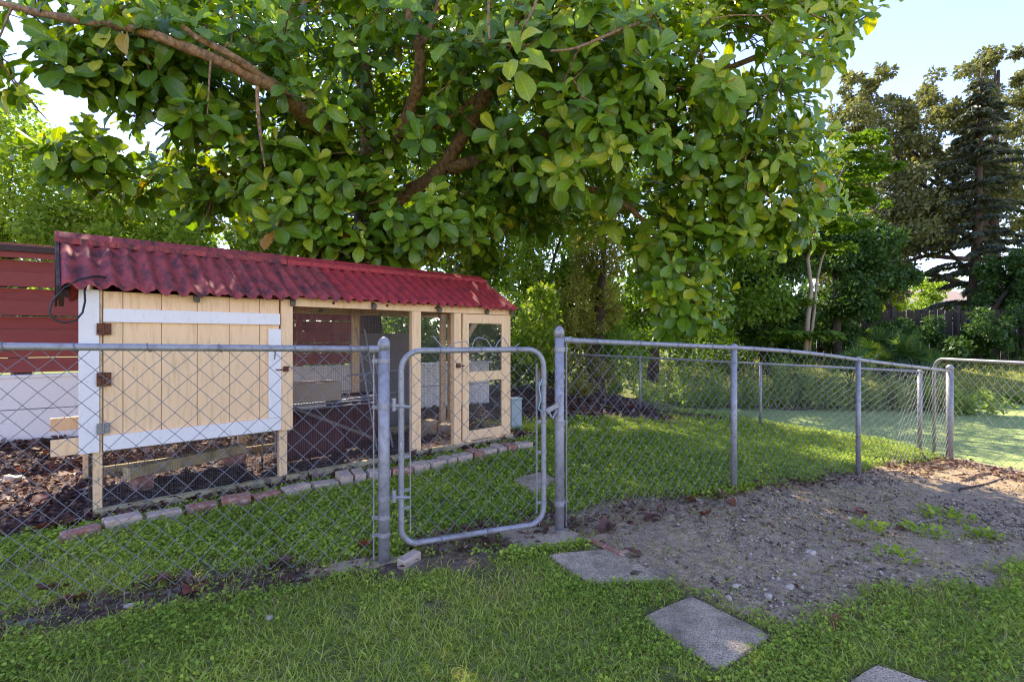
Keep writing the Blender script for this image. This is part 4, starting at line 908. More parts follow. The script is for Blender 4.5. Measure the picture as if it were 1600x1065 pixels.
# loose black cable looped over the roof corner
cp = [(222,440,4.05),(185,436,3.8),(150,431,3.62),(125,436,3.50),(100,449,3.42),(82,470,3.38),(77,487,3.38),(84,499,3.38),(100,504,3.4),(118,501,3.42),(129,488,3.44),(133,470,3.47),(132,455,3.5),(135,446,3.53)]
x_ = MB(); P = [at(*c) for c in cp]
x_.tube(P, .0065, 7); o = x_.build('cable', M['black'], loc=P[2], smooth=True); tag(o, 'black cable looping off the roof corner past the white trim', 'cable')

# ------------------------------------------------------------------ chain-link fences and gate
def chain(path, W=.107, r_=.0017, top_ext=0.0, over=None):
    """diamond mesh hung on a polyline path of (x,y,zground,ztop); returns wire pieces"""
    P = np.array(path, float); L = np.concatenate([[0], np.cumsum(np.hypot(np.diff(P[:, 0]), np.diff(P[:, 1])))])
    c = W/2; n = int(L[-1]/c); c = L[-1]/n
    d0 = P[-1, :2]-P[0, :2]; nrm = np.array([-d0[1], d0[0]])/np.hypot(*d0)
    def P3(s, z, off):
        q = [np.interp(s, L, P[:, k]) for k in range(4)]; s = np.clip(s, 0, L[-1])
        jit = .0035*math.sin(s*23.7+z*9.1)
        zz = q[3]+top_ext-z
        return np.array([q[0]+nrm[0]*(off+jit), q[1]+nrm[1]*(off+jit), zz+.004*math.sin(s*11.3+z*17)]), zz-q[2]
    segs = []
    for i in range(n):
        k = 0
        while True:
            par = (i+k) % 2; sA, sB = (i*c, (i+1)*c) if par == 0 else ((i+1)*c, i*c); o = r_ if par == 0 else -r_
            a_, ha = P3(sA, k*c, o); b_, hb = P3(sB, (k+1)*c, o)
            if hb < .02: break
            segs.append([a_, b_])
            if k > 0: segs.append([P3(sA, k*c, -o)[0], a_])
            k += 1
            if k > 60: break
    return segs
def band(mb, c, r_, z, h=.022, t=.003, bolt=None):
    mb.lathe((c[0], c[1], z-h/2), [(r_+t, 0), (r_+t, h)], 16)
    if bolt:
        d = Vector((bolt[0], bolt[1], 0)).normalized(); p = Vector((c[0], c[1], z)); mb.bar(p+d*r_, p+d*(r_+.035), .006, h*.9); mb.tube([p+d*(r_+.02)+Vector((d.y, -d.x, 0))*-.012, p+d*(r_+.02)+Vector((d.y, -d.x, 0))*.014], .004, 6)
def post(name, x, y, z0, z1, r_, parent, cap='dome', m='galv'):
    mb = MB(); mb.lathe((x, y, z0), [(r_, -.1), (r_, z1-z0)], 16); o = mb.build(name, M[m], parent, smooth=False)
    for p in o.data.polygons: p.use_smooth = abs(p.normal.z) < .5
    if cap:
        c = MB(); k = r_+.003
        if cap == 'dome': c.lathe((x, y, z1-.035), [(k, 0), (k, .035), (k*.92, .05), (k*.7, .064), (k*.35, .074), (.004, .078)], 16)
        else: c.lathe((x, y, z1-.02), [(k, 0), (k*1.05, .01), (k, .03), (k*.5, .045)], 12)
        cc = c.build('post_cap', M[m], o, smooth=True)
    return o
def ties(path, every, r_, zoff, parent, m='galv_wire'):
    P = np.array(path, float); L = np.concatenate([[0], np.cumsum(np.hypot(np.diff(P[:, 0]), np.diff(P[:, 1])))])
    s = every*.6; first = None
    while s < L[-1]:
        x, y, z = [np.interp(s, L, P[:, k]) for k in (0, 1, 3)]
        if first is None:
            mb = MB(); d = P[-1, :2]-P[0, :2]; d = d/np.hypot(*d); nr = Vector((-d[1], d[0], 0)); tt = Vector((d[0], d[1], 0))
            pts = [nr*(math.cos(a)*(r_+.004))+Vector((0, 0, 1))*(math.sin(a)*(r_+.004))+tt*(a*.004) for a in np.linspace(-2.2, 4.2, 14)]
            mb.tube(pts, .0024, 5); o = mb.build('tie_wire', M[m], parent); first = o.data
        else:
            o = bpy.data.objects.new('tie_wire', first); COL.objects.link(o); o.parent = parent
        B = parent.matrix_world.translation if False else Vector(parent.location)
        o.location = (x-B.x, y-B.y, z-B.z+zoff); s += every*random.uniform(.8, 1.2)
def rail(pts, r_, parent, name='top_rail', m='galv'):
    B = Vector(parent.location); mb = MB(); mb.tube([Vector(p)-B for p in pts], r_, 12); o = mb.build(name, M[m], parent, smooth=True); return o
def fence_mesh(path, parent, m='galv_wire', **k):
    s = np.array(chain(path, **k))-np.array(parent.location)[None, None]; v, f = wires(s, k.get('r_', .0017), 5)
    return np_mesh('chain_mesh', v, f, M[m], parent, kind='stuff')
def loc(p, parent): return Vector(p)-Vector(parent.location)

# front section on the near side of the gate
fl = empty('chain_link_fence', (HINGE.x, HINGE.y, 0)); tag(fl, 'near chain-link fence section in front of the coop, up to the gate hinge post', 'fence', 'chain-link fence sections')
ld = Vector((-1.58, -.626, 0)).normalized()
pth = []
for s in (0.0, .8, 1.7, 2.6, 3.4):
    p = Vector((HINGE.x, HINGE.y, 0))+ld*s; pth.append((p.x, p.y, gzf(p.x, p.y), 1.233+.0155*s))
post('terminal_post', 0, 0, gzf(HINGE.x, HINGE.y), 1.262, .033, fl)
pe = pth[-1]; post('line_post', pe[0]-HINGE.x, pe[1]-HINGE.y, pe[2], pe[3]+.0, .026, fl, 'loop')
rail([(p[0], p[1], p[3]) for p in pth[:1]+pth[1:]], .0175, fl)
x_ = MB(); q = Vector((0, 0, 1.233)); x_.tube([q+ld*.03, q+ld*.085], .021, 12); x_.build('rail_end_cup', M['galv'], fl)
mp = [(p[0]+ld.x*.055 if i == 0 else p[0], p[1]+ld.y*.055 if i == 0 else p[1], p[2], p[3]) for i, p in enumerate(pth)]
fence_mesh(mp, fl)
ties(pth, .30, .0175, 0, fl)
x_ = MB(); b0 = ld*.058; x_.bar((b0.x, b0.y, .03), (b0.x, b0.y, 1.2), .016, .006, (ld.x, ld.y, 0)); x_.build('tension_bar', M['galv'], fl)
for z in (1.165, .90, .51, .265, .165):
    x_ = MB(); band(x_, (0, 0), .033, z, .024, .003, (ld.x, ld.y)); x_.build('tension_band', M['galv'], fl)

# gate
GD_ = (Vector((LATCH.x, LATCH.y, 0))-Vector((HINGE.x, HINGE.y, 0))); GL = GD_.length; gd = GD_.normalized(); gn = Vector((-gd.y, gd.x, 0))
gate = empty('chain_link_gate', (HINGE.x, HINGE.y, 0)); tag(gate, 'small chain-link walk gate with rounded tubular frame', 'gate')
g0, g1, zt, zb = .087*GL, .898*GL, 1.222, .083
def gpnt(s, z, o=0): return gd*s+gn*o+Vector((0, 0, z))
pts = []
def arc(cs, cz, r_, a0, a1):
    for k in range(7):
        a = a0+(a1-a0)*k/6; pts.append(gpnt(cs+r_*math.cos(a), cz+r_*math.sin(a)))
rt, rb = .115, .10
pts.append(gpnt(g0+.45, zb)); arc(g1-rb, zb+rb, rb, -math.pi/2, 0); arc(g1-rt, zt-rt, rt, 0, math.pi/2); arc(g0+rt, zt-rt, rt, math.pi/2, math.pi); arc(g0+rb, zb+rb, rb, math.pi, 1.5*math.pi); pts.append(gpnt(g0+.4505, zb))
x_ = MB(); x_.tube(pts, .0175, 12); x_.build('gate_frame', M['galv'], gate, smooth=True)
gp0 = Vector(gate.location)
w0, w1 = gpnt(g0+.05, 0)+gp0, gpnt(g1-.05, 0)+gp0
fence_mesh([(w0.x, w0.y, zb-.01, zt-.01), (w1.x, w1.y, zb-.01, zt-.01)], gate)
ties([(w0.x, w0.y, 0, zt), (w1.x, w1.y, 0, zt)], .28, .0175, 0, gate); ties([(w0.x, w0.y, 0, zb), (w1.x, w1.y, 0, zb)], .3, .0175, 0, gate)
for s in (g0+.052, g1-.052): x_ = MB(); x_.bar(gpnt(s, .15), gpnt(s, 1.13), .016, .005, tuple(gd)); x_.build('tension_bar', M['galv'], gate)
for s, sg, zz in ((g0, 1, (.60, .30, .155+.25)), (g1, -1, (.75, .55, .22, 1.0))):
    for z in zz:
        x_ = MB(); c = gd*s; band(x_, (c.x, c.y), .0175, z, .02, .003, (gd.x*sg, gd.y*sg)); x_.build('tension_band', M['galv'], gate)
for z in (.905, .375):
    x_ = MB(); band(x_, (0, 0), .033, z, .03, .004, (gd.x, gd.y)); c = gd*g0; band(x_, (c.x, c.y), .0175, z-.01, .03, .004, (-gd.x, -gd.y)); x_.tube([gpnt(.04, z, -.012), gpnt(g0+.05, z-.012, -.022)], .009, 8); x_.lathe((gd.x*.055-gn.x*.012, gd.y*.055-gn.y*.012, z-.03), [(.013, 0), (.013, .07)], 10); x_.build('hinge', M['galv'], gate)
x_ = MB(); zl = .80; c = gd*g1; band(x_, (c.x, c.y), .0175, zl, .04, .004); x_.bar(gpnt(g1+.01, zl+.015, -.02), gpnt(GL-.03, zl+.06, -.045), .008, .03); x_.bar(gpnt(g1+.01, zl+.015, .02), gpnt(GL-.01, zl+.03, .045), .008, .03); x_.tube([gpnt(GL-.035, zl+.06, -.046), gpnt(GL-.02, zl+.10, -.05), gpnt(GL-.005, zl+.12, -.045)], .008, 8); x_.tube([gpnt(g1+.02, zl+.02, -.02), gpnt(g1+.05, zl-.03, -.03), gpnt(g1+.08, zl+.02, -.03)], .010, 8); x_.build('fork_latch', M['galv'], gate)
# wavy wire on top of the gate
x_ = MB(); zz = zt+.02
wav = [(677,525),(690,541),(700,543),(712,535),(728,533),(736,546),(742,530),(748,527),(760,530),(768,542),(772,546),(779,533),(787,527),(797,545),(806,541),(812,536)]
q = []
for u, v_ in wav:
    k = (u-CX)/F; s = (k*HINGE.y-HINGE.x)/(gd.x-k*gd.y); Y = HINGE.y+gd.y*s; q.append(gpnt(s, EYE-(v_-V0)*Y/F, .004*math.sin(u)))
x_.tube(q, .0036, 6); x_.build('wavy_wire', M['galv'], gate, smooth=True)
x_ = MB(); x_.tube([gpnt(g1-.02, 1.03, -.02), gpnt(g1-.045, .98, -.025), gpnt(g1-.03, .9, -.022), gpnt(g1-.05, .84, -.025), gpnt(g1-.01, .80, -.024)], .004, 6); x_.build('cord', surf('blue_cord', (.25, .45, .55), None, rough=.6), gate, smooth=True)

# section past the gate, running down towards the pond
fr = empty('chain_link_fence', LATCH); tag(fr, 'chain-link fence section sloping from the gate latch post down to the pond corner', 'fence', 'chain-link fence sections')
RT = [1.283, 1.212, 1.062, .838]; RG = [.03, -.02, -.171, -.396]
post('latch_post', 0, 0, gzf(LATCH.x, LATCH.y)-LATCH.z, 1.335-LATCH.z, .031, fr)
for i, rr in ((1, .0255), (2, .0245)): x_, y_ = RFENCE[i]; post('line_post', x_-LATCH.x, y_-LATCH.y, gzf(x_, y_)-LATCH.z, RT[i]-LATCH.z+.01, rr, fr, 'loop')
x_, y_ = RFENCE[3]; post('corner_post', x_-LATCH.x, y_-LATCH.y, gzf(x_, y_)-LATCH.z, RT[3]-LATCH.z+.05, .04, fr)
sm = []
Lr = [0]
for a_, b_ in zip(RFENCE[:-1], RFENCE[1:]): Lr.append(Lr[-1]+math.hypot(b_[0]-a_[0], b_[1]-a_[1]))
def cr(t):   # smooth rail height along the run
    return float(np.interp(t, Lr, RT))+.018*math.sin(math.pi*min(1, max(0, (t-Lr[1])/(Lr[2]-Lr[1]))))
pr = []
for t in np.linspace(0, Lr[-1], 22):
    x_, y_ = float(np.interp(t, Lr, [p[0] for p in RFENCE])), float(np.interp(t, Lr, [p[1] for p in RFENCE])); pr.append((x_, y_, gzf(x_, y_), cr(t)))
rail([(p[0], p[1], p[3]) for p in pr], .0185, fr)
fence_mesh(pr, fr, top_ext=.024); ties(pr, .5, .0185, 0, fr)
rd = Vector((RFENCE[1][0]-LATCH.x, RFENCE[1][1]-LATCH.y, 0)).normalized(); b0 = rd*.055
x_ = MB(); x_.bar((b0.x, b0.y, .0), (b0.x, b0.y, 1.24), .016, .006, tuple(rd)); x_.build('tension_bar', M['galv'], fr)
for z in (1.19, .70, .17):
    x_ = MB(); band(x_, (0, 0), .031, z, .03, .003, (rd.x, rd.y)); x_.build('tension_band', M['galv'], fr)
x_ = MB(); q = Vector((0, 0, RT[0]-LATCH.z)); x_.tube([q+rd*.03, q+rd*.085], .022, 12); x_.build('rail_end_cup', M['galv'], fr)

# back section along the pond
fbk = empty('chain_link_fence', (BFENCE[0][0], BFENCE[0][1], 0)); tag(fbk, 'low rear chain-link fence section between the grass and the pond', 'fence', 'chain-link fence sections')
BT = [.795, .845, .905, .96]; pb = []
for i, ((x_, y_), zt_) in enumerate(zip(BFENCE, BT)):
    pb.append((x_, y_, gzf(x_, y_)-.08, zt_)); post('line_post', x_-BFENCE[0][0], y_-BFENCE[0][1], gzf(x_, y_), zt_+.0, .024 if i else .03, fbk, 'loop')
pb.append((-1.1, 12.2, .0, 1.0))
rail([(p[0], p[1], p[3]) for p in pb], .018, fbk)
fence_mesh(pb, fbk, 'rusty_wire', r_=.0018)

# rounded panel beyond the corner post
fp = empty('rounded_gate', (PANEL[0][0], PANEL[0][1], 0)); tag(fp, 'rounded-corner chain-link gate panel standing against the pond by the corner post', 'gate')
A_, B_ = Vector((*PANEL[0], 0)), Vector((*PANEL[1], 0)); pdv = (B_-A_).normalized(); pl = (B_-A_).length+1.1
za, zb_ = at(1443, 560, 7.2).z, at(1600, 569, 5.6).z; sl_ = (zb_-za)/(B_-A_).length
pts = []
for a in np.linspace(math.pi, math.pi/2, 8): pts.append(pdv*(.16+.16*math.cos(a))+Vector((0, 0, za-.16+.16*math.sin(a))))
pts = [Vector((0, 0, -.36))]+pts+[pdv*pl+Vector((0, 0, za+sl_*pl))]
x_ = MB(); x_.tube(pts, .021, 12); x_.build('panel_frame', M['galv'], fp, smooth=True)
e = B_-A_; post('upright', e.x, e.y, gzf(*PANEL[1]), zb_-.01, .024, fp, None)
e2 = A_+pdv*pl
fence_mesh([(A_.x, A_.y+0, gzf(A_.x, A_.y), za-.02), (B_.x, B_.y, gzf(B_.x, B_.y), zb_-.01), (e2.x, e2.y, gzf(e2.x, e2.y), za+sl_*pl-.01)], fp, 'rusty_wire', W=.12, r_=.0022)
# ------------------------------------------------------------------ fiddle-leaf fig overhanging the coop
fig_base = Vector((-2.05, 7.55, gzf(-2.05, 7.55)))
fig = empty('fig_tree', fig_base); tag(fig, 'big fiddle-leaf fig with broad glossy leaves overhanging the coop and gate', 'tree')
skel = []      # (point, radius)
def limb(name, pts, radii, m='bark', n=10):
    P = [Vector(p) for p in pts]
    Q, Rr = [], []
    for i in range(len(P)-1):
        p0, p1, p2, p3 = P[max(i-1, 0)], P[i], P[i+1], P[min(i+2, len(P)-1)]
        for k in range(6):
            t = k/6; Q.append(0.5*((2*p1)+(p2-p0)*t+(2*p0-5*p1+4*p2-p3)*t*t+(3*p1-p0-3*p2+p3)*t**3)); Rr.append(radii[i]+(radii[i+1]-radii[i])*t)
    Q.append(P[-1]); Rr.append(radii[-1])
    Rr = [r*(1+.07*math.sin(i*1.7)+.05*math.sin(i*.6+1)) for i, r in enumerate(Rr)]
    mb = MB(); mb.tube([q-fig_base for q in Q], Rr, n); mb.build(name, M[m], fig, smooth=True)
    for q, r in zip(Q, Rr): skel.append((q, r))
limb('trunk', [fig_base-Vector((0, 0, .2)), at(572, 470, 7.5), at(570, 380, 7.4), at(574, 290, 7.2)], [.24, .20, .18, .17], 'bark_dark', 12)
limb('branch', [at(572, 400, 7.4), at(612, 320, 7.2), at(680, 275, 6.9), at(728, 205, 6.5), at(765, 140, 6.1), at(800, 60, 5.8), at(840, -80, 5.6)], [.13, .12, .105, .09, .075, .065, .05])
limb('branch', [at(680, 200, 6.5), at(720, 172, 6.35), at(772, 132, 6.1)], [.04, .05, .055])
limb('branch', [at(574, 300, 7.2), at(540, 240, 6.6), at(480, 185, 5.8), at(440, 145, 5.2), at(385, 115, 4.9), at(300, 78, 4.6), at(215, 48, 4.5), at(100, 28, 4.5), at(20, 10, 4.6), at(-120, -30, 4.8)], [.14, .12, .095, .08, .062, .048, .040, .034, .03, .012])
limb('branch', [at(440, 145, 5.2), at(370, 92, 4.75), at(310, 60, 4.6), at(285, 40, 4.55)], [.05, .038, .028, .02])
limb('branch', [at(574, 300, 7.2), at(620, 220, 6.7), at(652, 140, 6.2), at(655, 75, 5.9), at(640, 30, 5.7), at(645, -60, 5.6)], [.12, .10, .075, .065, .05, .035])
limb('branch', [at(655, 75, 5.9), at(672, 45, 5.85), at(690, -10, 5.8)], [.05, .042, .03])
limb('branch', [at(700, 262, 6.8), at(790, 240, 6.7), at(870, 205, 6.6), at(960, 170, 6.5), at(1080, 130, 6.4), at(1180, 90, 6.3), at(1260, 60, 6.4)], [.09, .08, .07, .06, .045, .035, .02])
limb('branch', [at(790, 240, 6.7), at(850, 290, 6.8), at(940, 300, 6.8), at(1010, 350, 6.8), at(1060, 430, 6.8)], [.06, .05, .045, .035, .02])
limb('branch', [at(574, 300, 7.2), at(575, 180, 7.4), at(560, 20, 7.6), at(600, -150, 7.8)], [.14, .12, .1, .06])
limb('branch', [at(960, 170, 6.5), at(1060, 230, 6.6), at(1160, 280, 6.8), at(1240, 330, 7.0)], [.045, .04, .03, .02])
limb('branch', [at(540, 240, 6.6), at(430, 260, 6.4), at(340, 270, 6.2), at(250, 230, 5.8)], [.06, .05, .035, .02])
limb('dead_branch', [at(404, 124, 5.02), at(402, 150, 4.97), at(406, 205, 4.95), at(414, 262, 4.98)], [.022, .019, .015, .006])
limb('branch', [at(860, 80, 4.3), at(900, 75, 4.4), at(960, 50, 4.6), at(1020, 20, 5.0), at(1060, -60, 5.4)], [.008, .012, .014, .018, .02], n=7)
limb('branch', [at(1110, 30, 5.2), at(1150, 24, 5.2), at(1200, 22, 5.3), at(1225, -10, 5.4)], [.006, .008, .009, .012], n=7)
limb('branch', [at(765, 62, 4.3), at(763, 20, 4.35), at(766, -30, 4.4)], [.010, .012, .014], n=7)
limb('branch', [at(820, 40, 3.95), at(835, 10, 4.0), at(850, -40, 4.2)], [.008, .011, .014], n=7)

# fiddle-shaped leaf: obovate blade folded along the midrib, curled and wavy
def fig_leaf(curl, fold, wav, ph, roll=0.0, cols=(-1, -.5, 0, .5, 1)):
    T = [0, .10, .25, .42, .60, .76, .90, .985]; Wd = [.015, .11, .175, .225, .285, .31, .245, .055]
    vs_, at_ = [], []
    for t, w_ in zip(T, Wd):
        zc = curl*(t*t)-.02; yc = t-.25*curl*curl*t*t
        for sgn in cols:
            ww = w_*sgn; zz = zc+fold*abs(ww)+roll*ww*ww+wav*math.sin(t*15+ph+sgn*1.3)*abs(sgn)**1.5
            vs_.append((ww, yc, zz)); at_.append((sgn*w_/.355 if False else sgn, t, 0))
    fs_ = []
    for j in range(len(T)-1):
        k = len(cols)
        for i in range(k-1): q = j*k+i; fs_.append((q, q+1, q+k+1, q+k))
    return np.array(vs_), np.array(fs_), np.array(at_)
LEAF_SHAPES = [(-.22, .45, .030, 0), (-.38, .35, .034, 1.5), (-.12, .6, .028, 3), (-.55, .4, .032, 4.2), (.10, .5, .035, 5), (-.75, .7, .04, 2.2), (-.3, -.25, .045, .8)]
LEAVES = [fig_leaf(*q) for q in LEAF_SHAPES]; LEAVES_FAR = [fig_leaf(*q, cols=(-1, 0, 1)) for q in LEAF_SHAPES]
# canopy volumes: (centre, radii, clusters)
CAN = [(E(650,110,6.3,330,200,1.5), 150), (E(455,255,6.1,190,145,.9), 70), (E(255,85,5.0,220,105,.7), 60), (E(90,95,4.7,140,85,.5), 20), (E(120,225,5.3,110,55,.5), 15), (E(620,340,6.3,190,75,.8), 60), (E(900,110,5.6,230,190,1.2), 110),
       (E(1120,120,6.0,200,180,1.2), 95), (E(1160,285,6.7,125,120,.9), 46), (E(1030,370,7.0,150,95,.8), 46), (E(1080,465,6.9,72,58,.45), 20), (E(1240,265,6.9,75,135,.7), 28), (E(800,270,6.8,120,100,.7), 30), (E(300,290,6.2,120,60,.5), 24),
       (E(700,-45,6.8,620,95,1.6), 110), (E(560,150,8.0,420,220,.8), 60), (E(1000,180,8.0,260,200,.8), 45), (E(1320,30,6.4,60,60,.5), 10), (E(860,40,9.0,420,210,1.1), 130), (E(880,-30,8.6,380,110,1.0), 60), (E(400,10,7.2,220,130,.8), 36), (E(780,150,9.8,170,130,.8), 50), (E(830,235,9.2,210,120,1.0), 90), (E(820,150,10.4,150,120,.8), 40), (E(760,385,8.4,85,70,.5), 26), (E(835,320,8.0,60,50,.5), 12), (E(540,385,6.2,110,32,.5), 20), (E(220,-40,5.4,330,75,.8), 30), (E(1150,-50,6.3,260,85,1.0), 30)]  # includes rear and overhead volumes added to block the sun over the yard
HERO = [((812, 66, 3.95), 9, .30, .9), ((1010, 90, 4.6), 9, .30, .7), ((905, 250, 4.9), 9, .31, .55), ((880, 130, 4.6), 8, .29, .5), ((1015, 205, 5.0), 9, .30, .5), ((935, 165, 4.7), 8, .29, .6), ((700, 40, 4.7), 8, .29, .25), ((300, 150, 4.3), 7, .26, .3), ((430, 30, 4.6), 8, .27, .35), ((1050, 60, 4.9), 7, .28, .62)]
HOLES = [(830,170,34),(800,120,12),(1160,75,42),(1120,60,30),(845,215,22),(205,95,20),(260,130,24),(60,150,60),(200,215,22),(150,165,26),(20,60,45),(330,330,40),(400,310,26),(850,400,60),(825,470,40),(910,430,45),(970,455,45),(1010,180,10),(700,285,14),(1225,210,20),(610,60,8),(730,100,10),(240,320,40),(300,365,40),(925,500,50),(940,400,40)]
NEAR_GAPS = [(300,78,30,4.7),(340,98,34,4.8),(380,118,36,5.0),(420,138,36,5.2),(455,165,34,5.6),(655,70,30,6.0),(652,130,30,6.2),(690,190,26,6.4),(745,158,34,6.2),(775,135,26,6.1),(725,215,34,6.6),(690,262,30,7.0),(640,300,26,7.2),(575,330,26,7.3),(60,28,34,4.6),(130,42,26,4.5),(405,215,18,5.0)]
rots, poss, scs, rnds, kinds = [], [], [], [], []
cl_pts = []
def rosette(c, axis_, n, size, bright, tight=1.0):
    axis_ = axis_.normalized(); a = axis_.cross(Vector((.3, .2, 1))).normalized(); b = axis_.cross(a)
    ph = random.uniform(0, 6.28)
    for j in range(n):
        an = ph+j*2.399; el = .95-1.15*j/n+random.uniform(-.2, .2)
        rad = a*math.cos(an)+b*math.sin(an)
        d = rad*math.cos(el)+axis_*math.sin(el)+Vector((0, 0, -.22))
        nor = axis_*math.cos(el)-rad*math.sin(el)+Vector((random.gauss(0, .25), random.gauss(0, .25), random.gauss(0, .2)+.25))
        base = c-axis_*(.035*j)*(size/.28)+rad*.015
        poss.append(base); rots.append((d, nor)); scs.append(size*random.uniform(.55, 1.18)*(0.7 if j < 2 else 1)); kinds.append(random.randrange(len(LEAVES)))
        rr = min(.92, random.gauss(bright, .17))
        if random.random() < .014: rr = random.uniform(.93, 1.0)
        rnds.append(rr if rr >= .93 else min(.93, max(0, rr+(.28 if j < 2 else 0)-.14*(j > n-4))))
for e, K in CAN:
    K = int(K*1.65)
    C, Rd = np.array(e[0]), np.array(e[1])
    for k in range(K):
        for _try in range(20):
            d = RNG.normal(0, 1, 3); d /= np.linalg.norm(d); p = C+d*Rd*(RNG.random()**.38)
            u, v_ = CX+F*p[0]/p[1], V0-F*(p[2]-EYE)/p[1]
            if p[2] < 1.5 and not (980 < u < 1160): continue
            s_, b_ = coop_local(p[0], p[1])
            if p[2] < 2.45 and -0.5 < s_ < 4.6 and -.4 < b_ < 1.75: continue
            if any((u-hu)**2+(v_-hv)**2 < hr*hr for hu, hv, hr in HOLES): continue
            if any((u-hu)**2+(v_-hv)**2 < (hr+3)**2 and p[1] < hy+.1 for hu, hv, hr, hy in NEAR_GAPS): continue
            break
        else: continue
        p = Vector(p); ax_ = Vector((d[0]*.8, d[1]*.7-.6, d[2]*.5+.55)); rosette(p, ax_, random.randint(8, 12), random.uniform(.175, .27), .30+.20*(d[2] > .2)+.16*(u > 850)+random.gauss(0, .13)); cl_pts.append(p-ax_.normalized()*.25)  # sunlight put into leaf colour: rosettes on top and to the right lighter
for (u, v_, Y), n, size, br in HERO:
    p = at(u, v_, Y); rosette(p, Vector((random.uniform(-.3, .3), -.75, .6)), n, size*.84, br-.08); cl_pts.append(p+Vector((.02, .2, .10)))
# twigs join every rosette to the nearest wood
tw = MB(); sk = np.array([tuple(s[0]) for s in skel]); ctr = np.array(fig_base)
order = sorted(range(len(cl_pts)), key=lambda i: np.min(np.linalg.norm(sk-np.array(cl_pts[i]), axis=1)))
for i in order:
    p = np.array(cl_pts[i]); dd = np.linalg.norm(sk-p, axis=1); j = int(np.argmin(dd)); q = Vector(sk[j]); P = Vector(p); L = (P-q).length
    if L < .05: continue
    mid = (P+q)/2+Vector((random.uniform(-.1, .1), random.uniform(-.1, .1), -.10))*min(L, 1.2); r0 = min(.028, .007+.009*L)
    tw.tube([q-fig_base, (q.lerp(mid, .5)+Vector((0, 0, .02)))-fig_base, mid-fig_base, P-fig_base, P+(P-mid).normalized()*.22-fig_base], [r0, r0*.9, r0*.8, .007, .005], 5, cap=False)
    sk = np.vstack([sk, [tuple(q.lerp(mid, .5)), tuple(mid), tuple(P)]])
tw.build('twigs', M['bark'], fig, smooth=True, kind='stuff')
poss = np.array(poss); scs = np.array(scs); rnds = np.array(rnds); kinds = np.array(kinds)
R = frames(np.array([tuple(r[0]) for r in rots]), np.array([tuple(r[1]) for r in rots]))
# the 300 leaves that show largest become objects, the rest one part
mid = poss+R[:, :, 1]*(scs*.55)[:, None]; uu, vv_ = CX+F*mid[:, 0]/mid[:, 1], V0-F*(mid[:, 2]-EYE)/mid[:, 1]
inf = (uu > 5) & (uu < 1595) & (vv_ > 5) & (vv_ < 1060)
grid = {}
for i in np.argsort(mid[:, 1]):
    if not inf[i]: continue
    grid.setdefault((int(uu[i]//22), int(vv_[i]//22)), []).append(i)
facing = np.abs(np.einsum('ij,ij->i', R[:, :, 2], norm(mid-np.array([0, 0, EYE]))))
front = [i for c in grid.values() for i in c[:2]]
front.sort(key=lambda i: -scs[i]**2*(.25+facing[i])/mid[i, 1]**2)
pick = set(front[:300])
meshes = {}
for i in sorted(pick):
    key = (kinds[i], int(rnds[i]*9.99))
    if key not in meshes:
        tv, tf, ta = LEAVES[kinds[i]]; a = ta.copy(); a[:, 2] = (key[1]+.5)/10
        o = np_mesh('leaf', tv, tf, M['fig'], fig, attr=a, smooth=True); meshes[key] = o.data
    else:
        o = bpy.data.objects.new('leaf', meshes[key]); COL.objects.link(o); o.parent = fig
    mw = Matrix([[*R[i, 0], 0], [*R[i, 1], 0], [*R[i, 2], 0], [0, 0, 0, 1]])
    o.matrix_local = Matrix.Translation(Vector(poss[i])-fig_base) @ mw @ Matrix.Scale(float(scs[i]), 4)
V_, F_, A_l, off = [], [], [], 0
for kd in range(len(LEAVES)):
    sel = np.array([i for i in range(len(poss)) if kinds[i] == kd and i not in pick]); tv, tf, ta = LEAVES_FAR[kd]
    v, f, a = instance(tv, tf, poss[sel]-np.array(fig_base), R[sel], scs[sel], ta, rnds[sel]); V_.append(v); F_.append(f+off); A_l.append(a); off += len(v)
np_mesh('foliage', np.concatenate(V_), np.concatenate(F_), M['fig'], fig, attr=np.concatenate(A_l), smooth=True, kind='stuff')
print('fig leaves', len(poss))

# ------------------------------------------------------------------ stepping stones, brick edging
def slab(q, label, h=.045):
    c = sum(q, Vector())/4; z = sum(p.z for p in q)/4+.010; mb = MB(); loop = []
    for i in range(4):
        a_, b_ = q[i], q[(i+1) % 4]
        for k in range(9):
            p = a_.lerp(b_, k/9)-c; j = 1+random.uniform(-.012, .012); e = min(k, 9-k)
            if e == 0: j *= .955
            if e == 1 and k == 1: j *= .99
            loop.append((p.x*j, p.y*j))
    n = len(loop); vs_ = [(x, y, -h) for x, y in loop]+[(x, y, -.006) for x, y in loop]+[(x*.975, y*.975, random.uniform(-.002, .001)) for x, y in loop]
    fs_ = [(i, (i+1) % n, n+(i+1) % n, n+i) for i in range(n)]+[(n+i, n+(i+1) % n, 2*n+(i+1) % n, 2*n+i) for i in range(n)]+[tuple(range(2*n, 3*n)), tuple(range(n-1, -1, -1))]
    mb.add(vs_, fs_); o = mb.build('stepping_stone', M['concrete']); o.location = (c.x, c.y, z); o.location.z += .014 if 'partly under' in label or 'half-hidden' in label else 0; tag(o, label, 'stepping stone', 'stepping stones leading to the gate'); return o
slab(STONES['by_gate'], 'square stepping stone partly under the gate, beside the latch post')
slab(STONES['mid'], 'middle stepping stone with a pale corner and dark lichen patch')
slab(STONES['near'], 'largest-looking stepping stone, set diamondwise and surrounded by grass')
slab(STONES['edge'], 'stepping stone mostly cut off at the bottom of the photo')
slab(STONES['inside'], 'half-hidden stepping stone in the grass inside the gate')

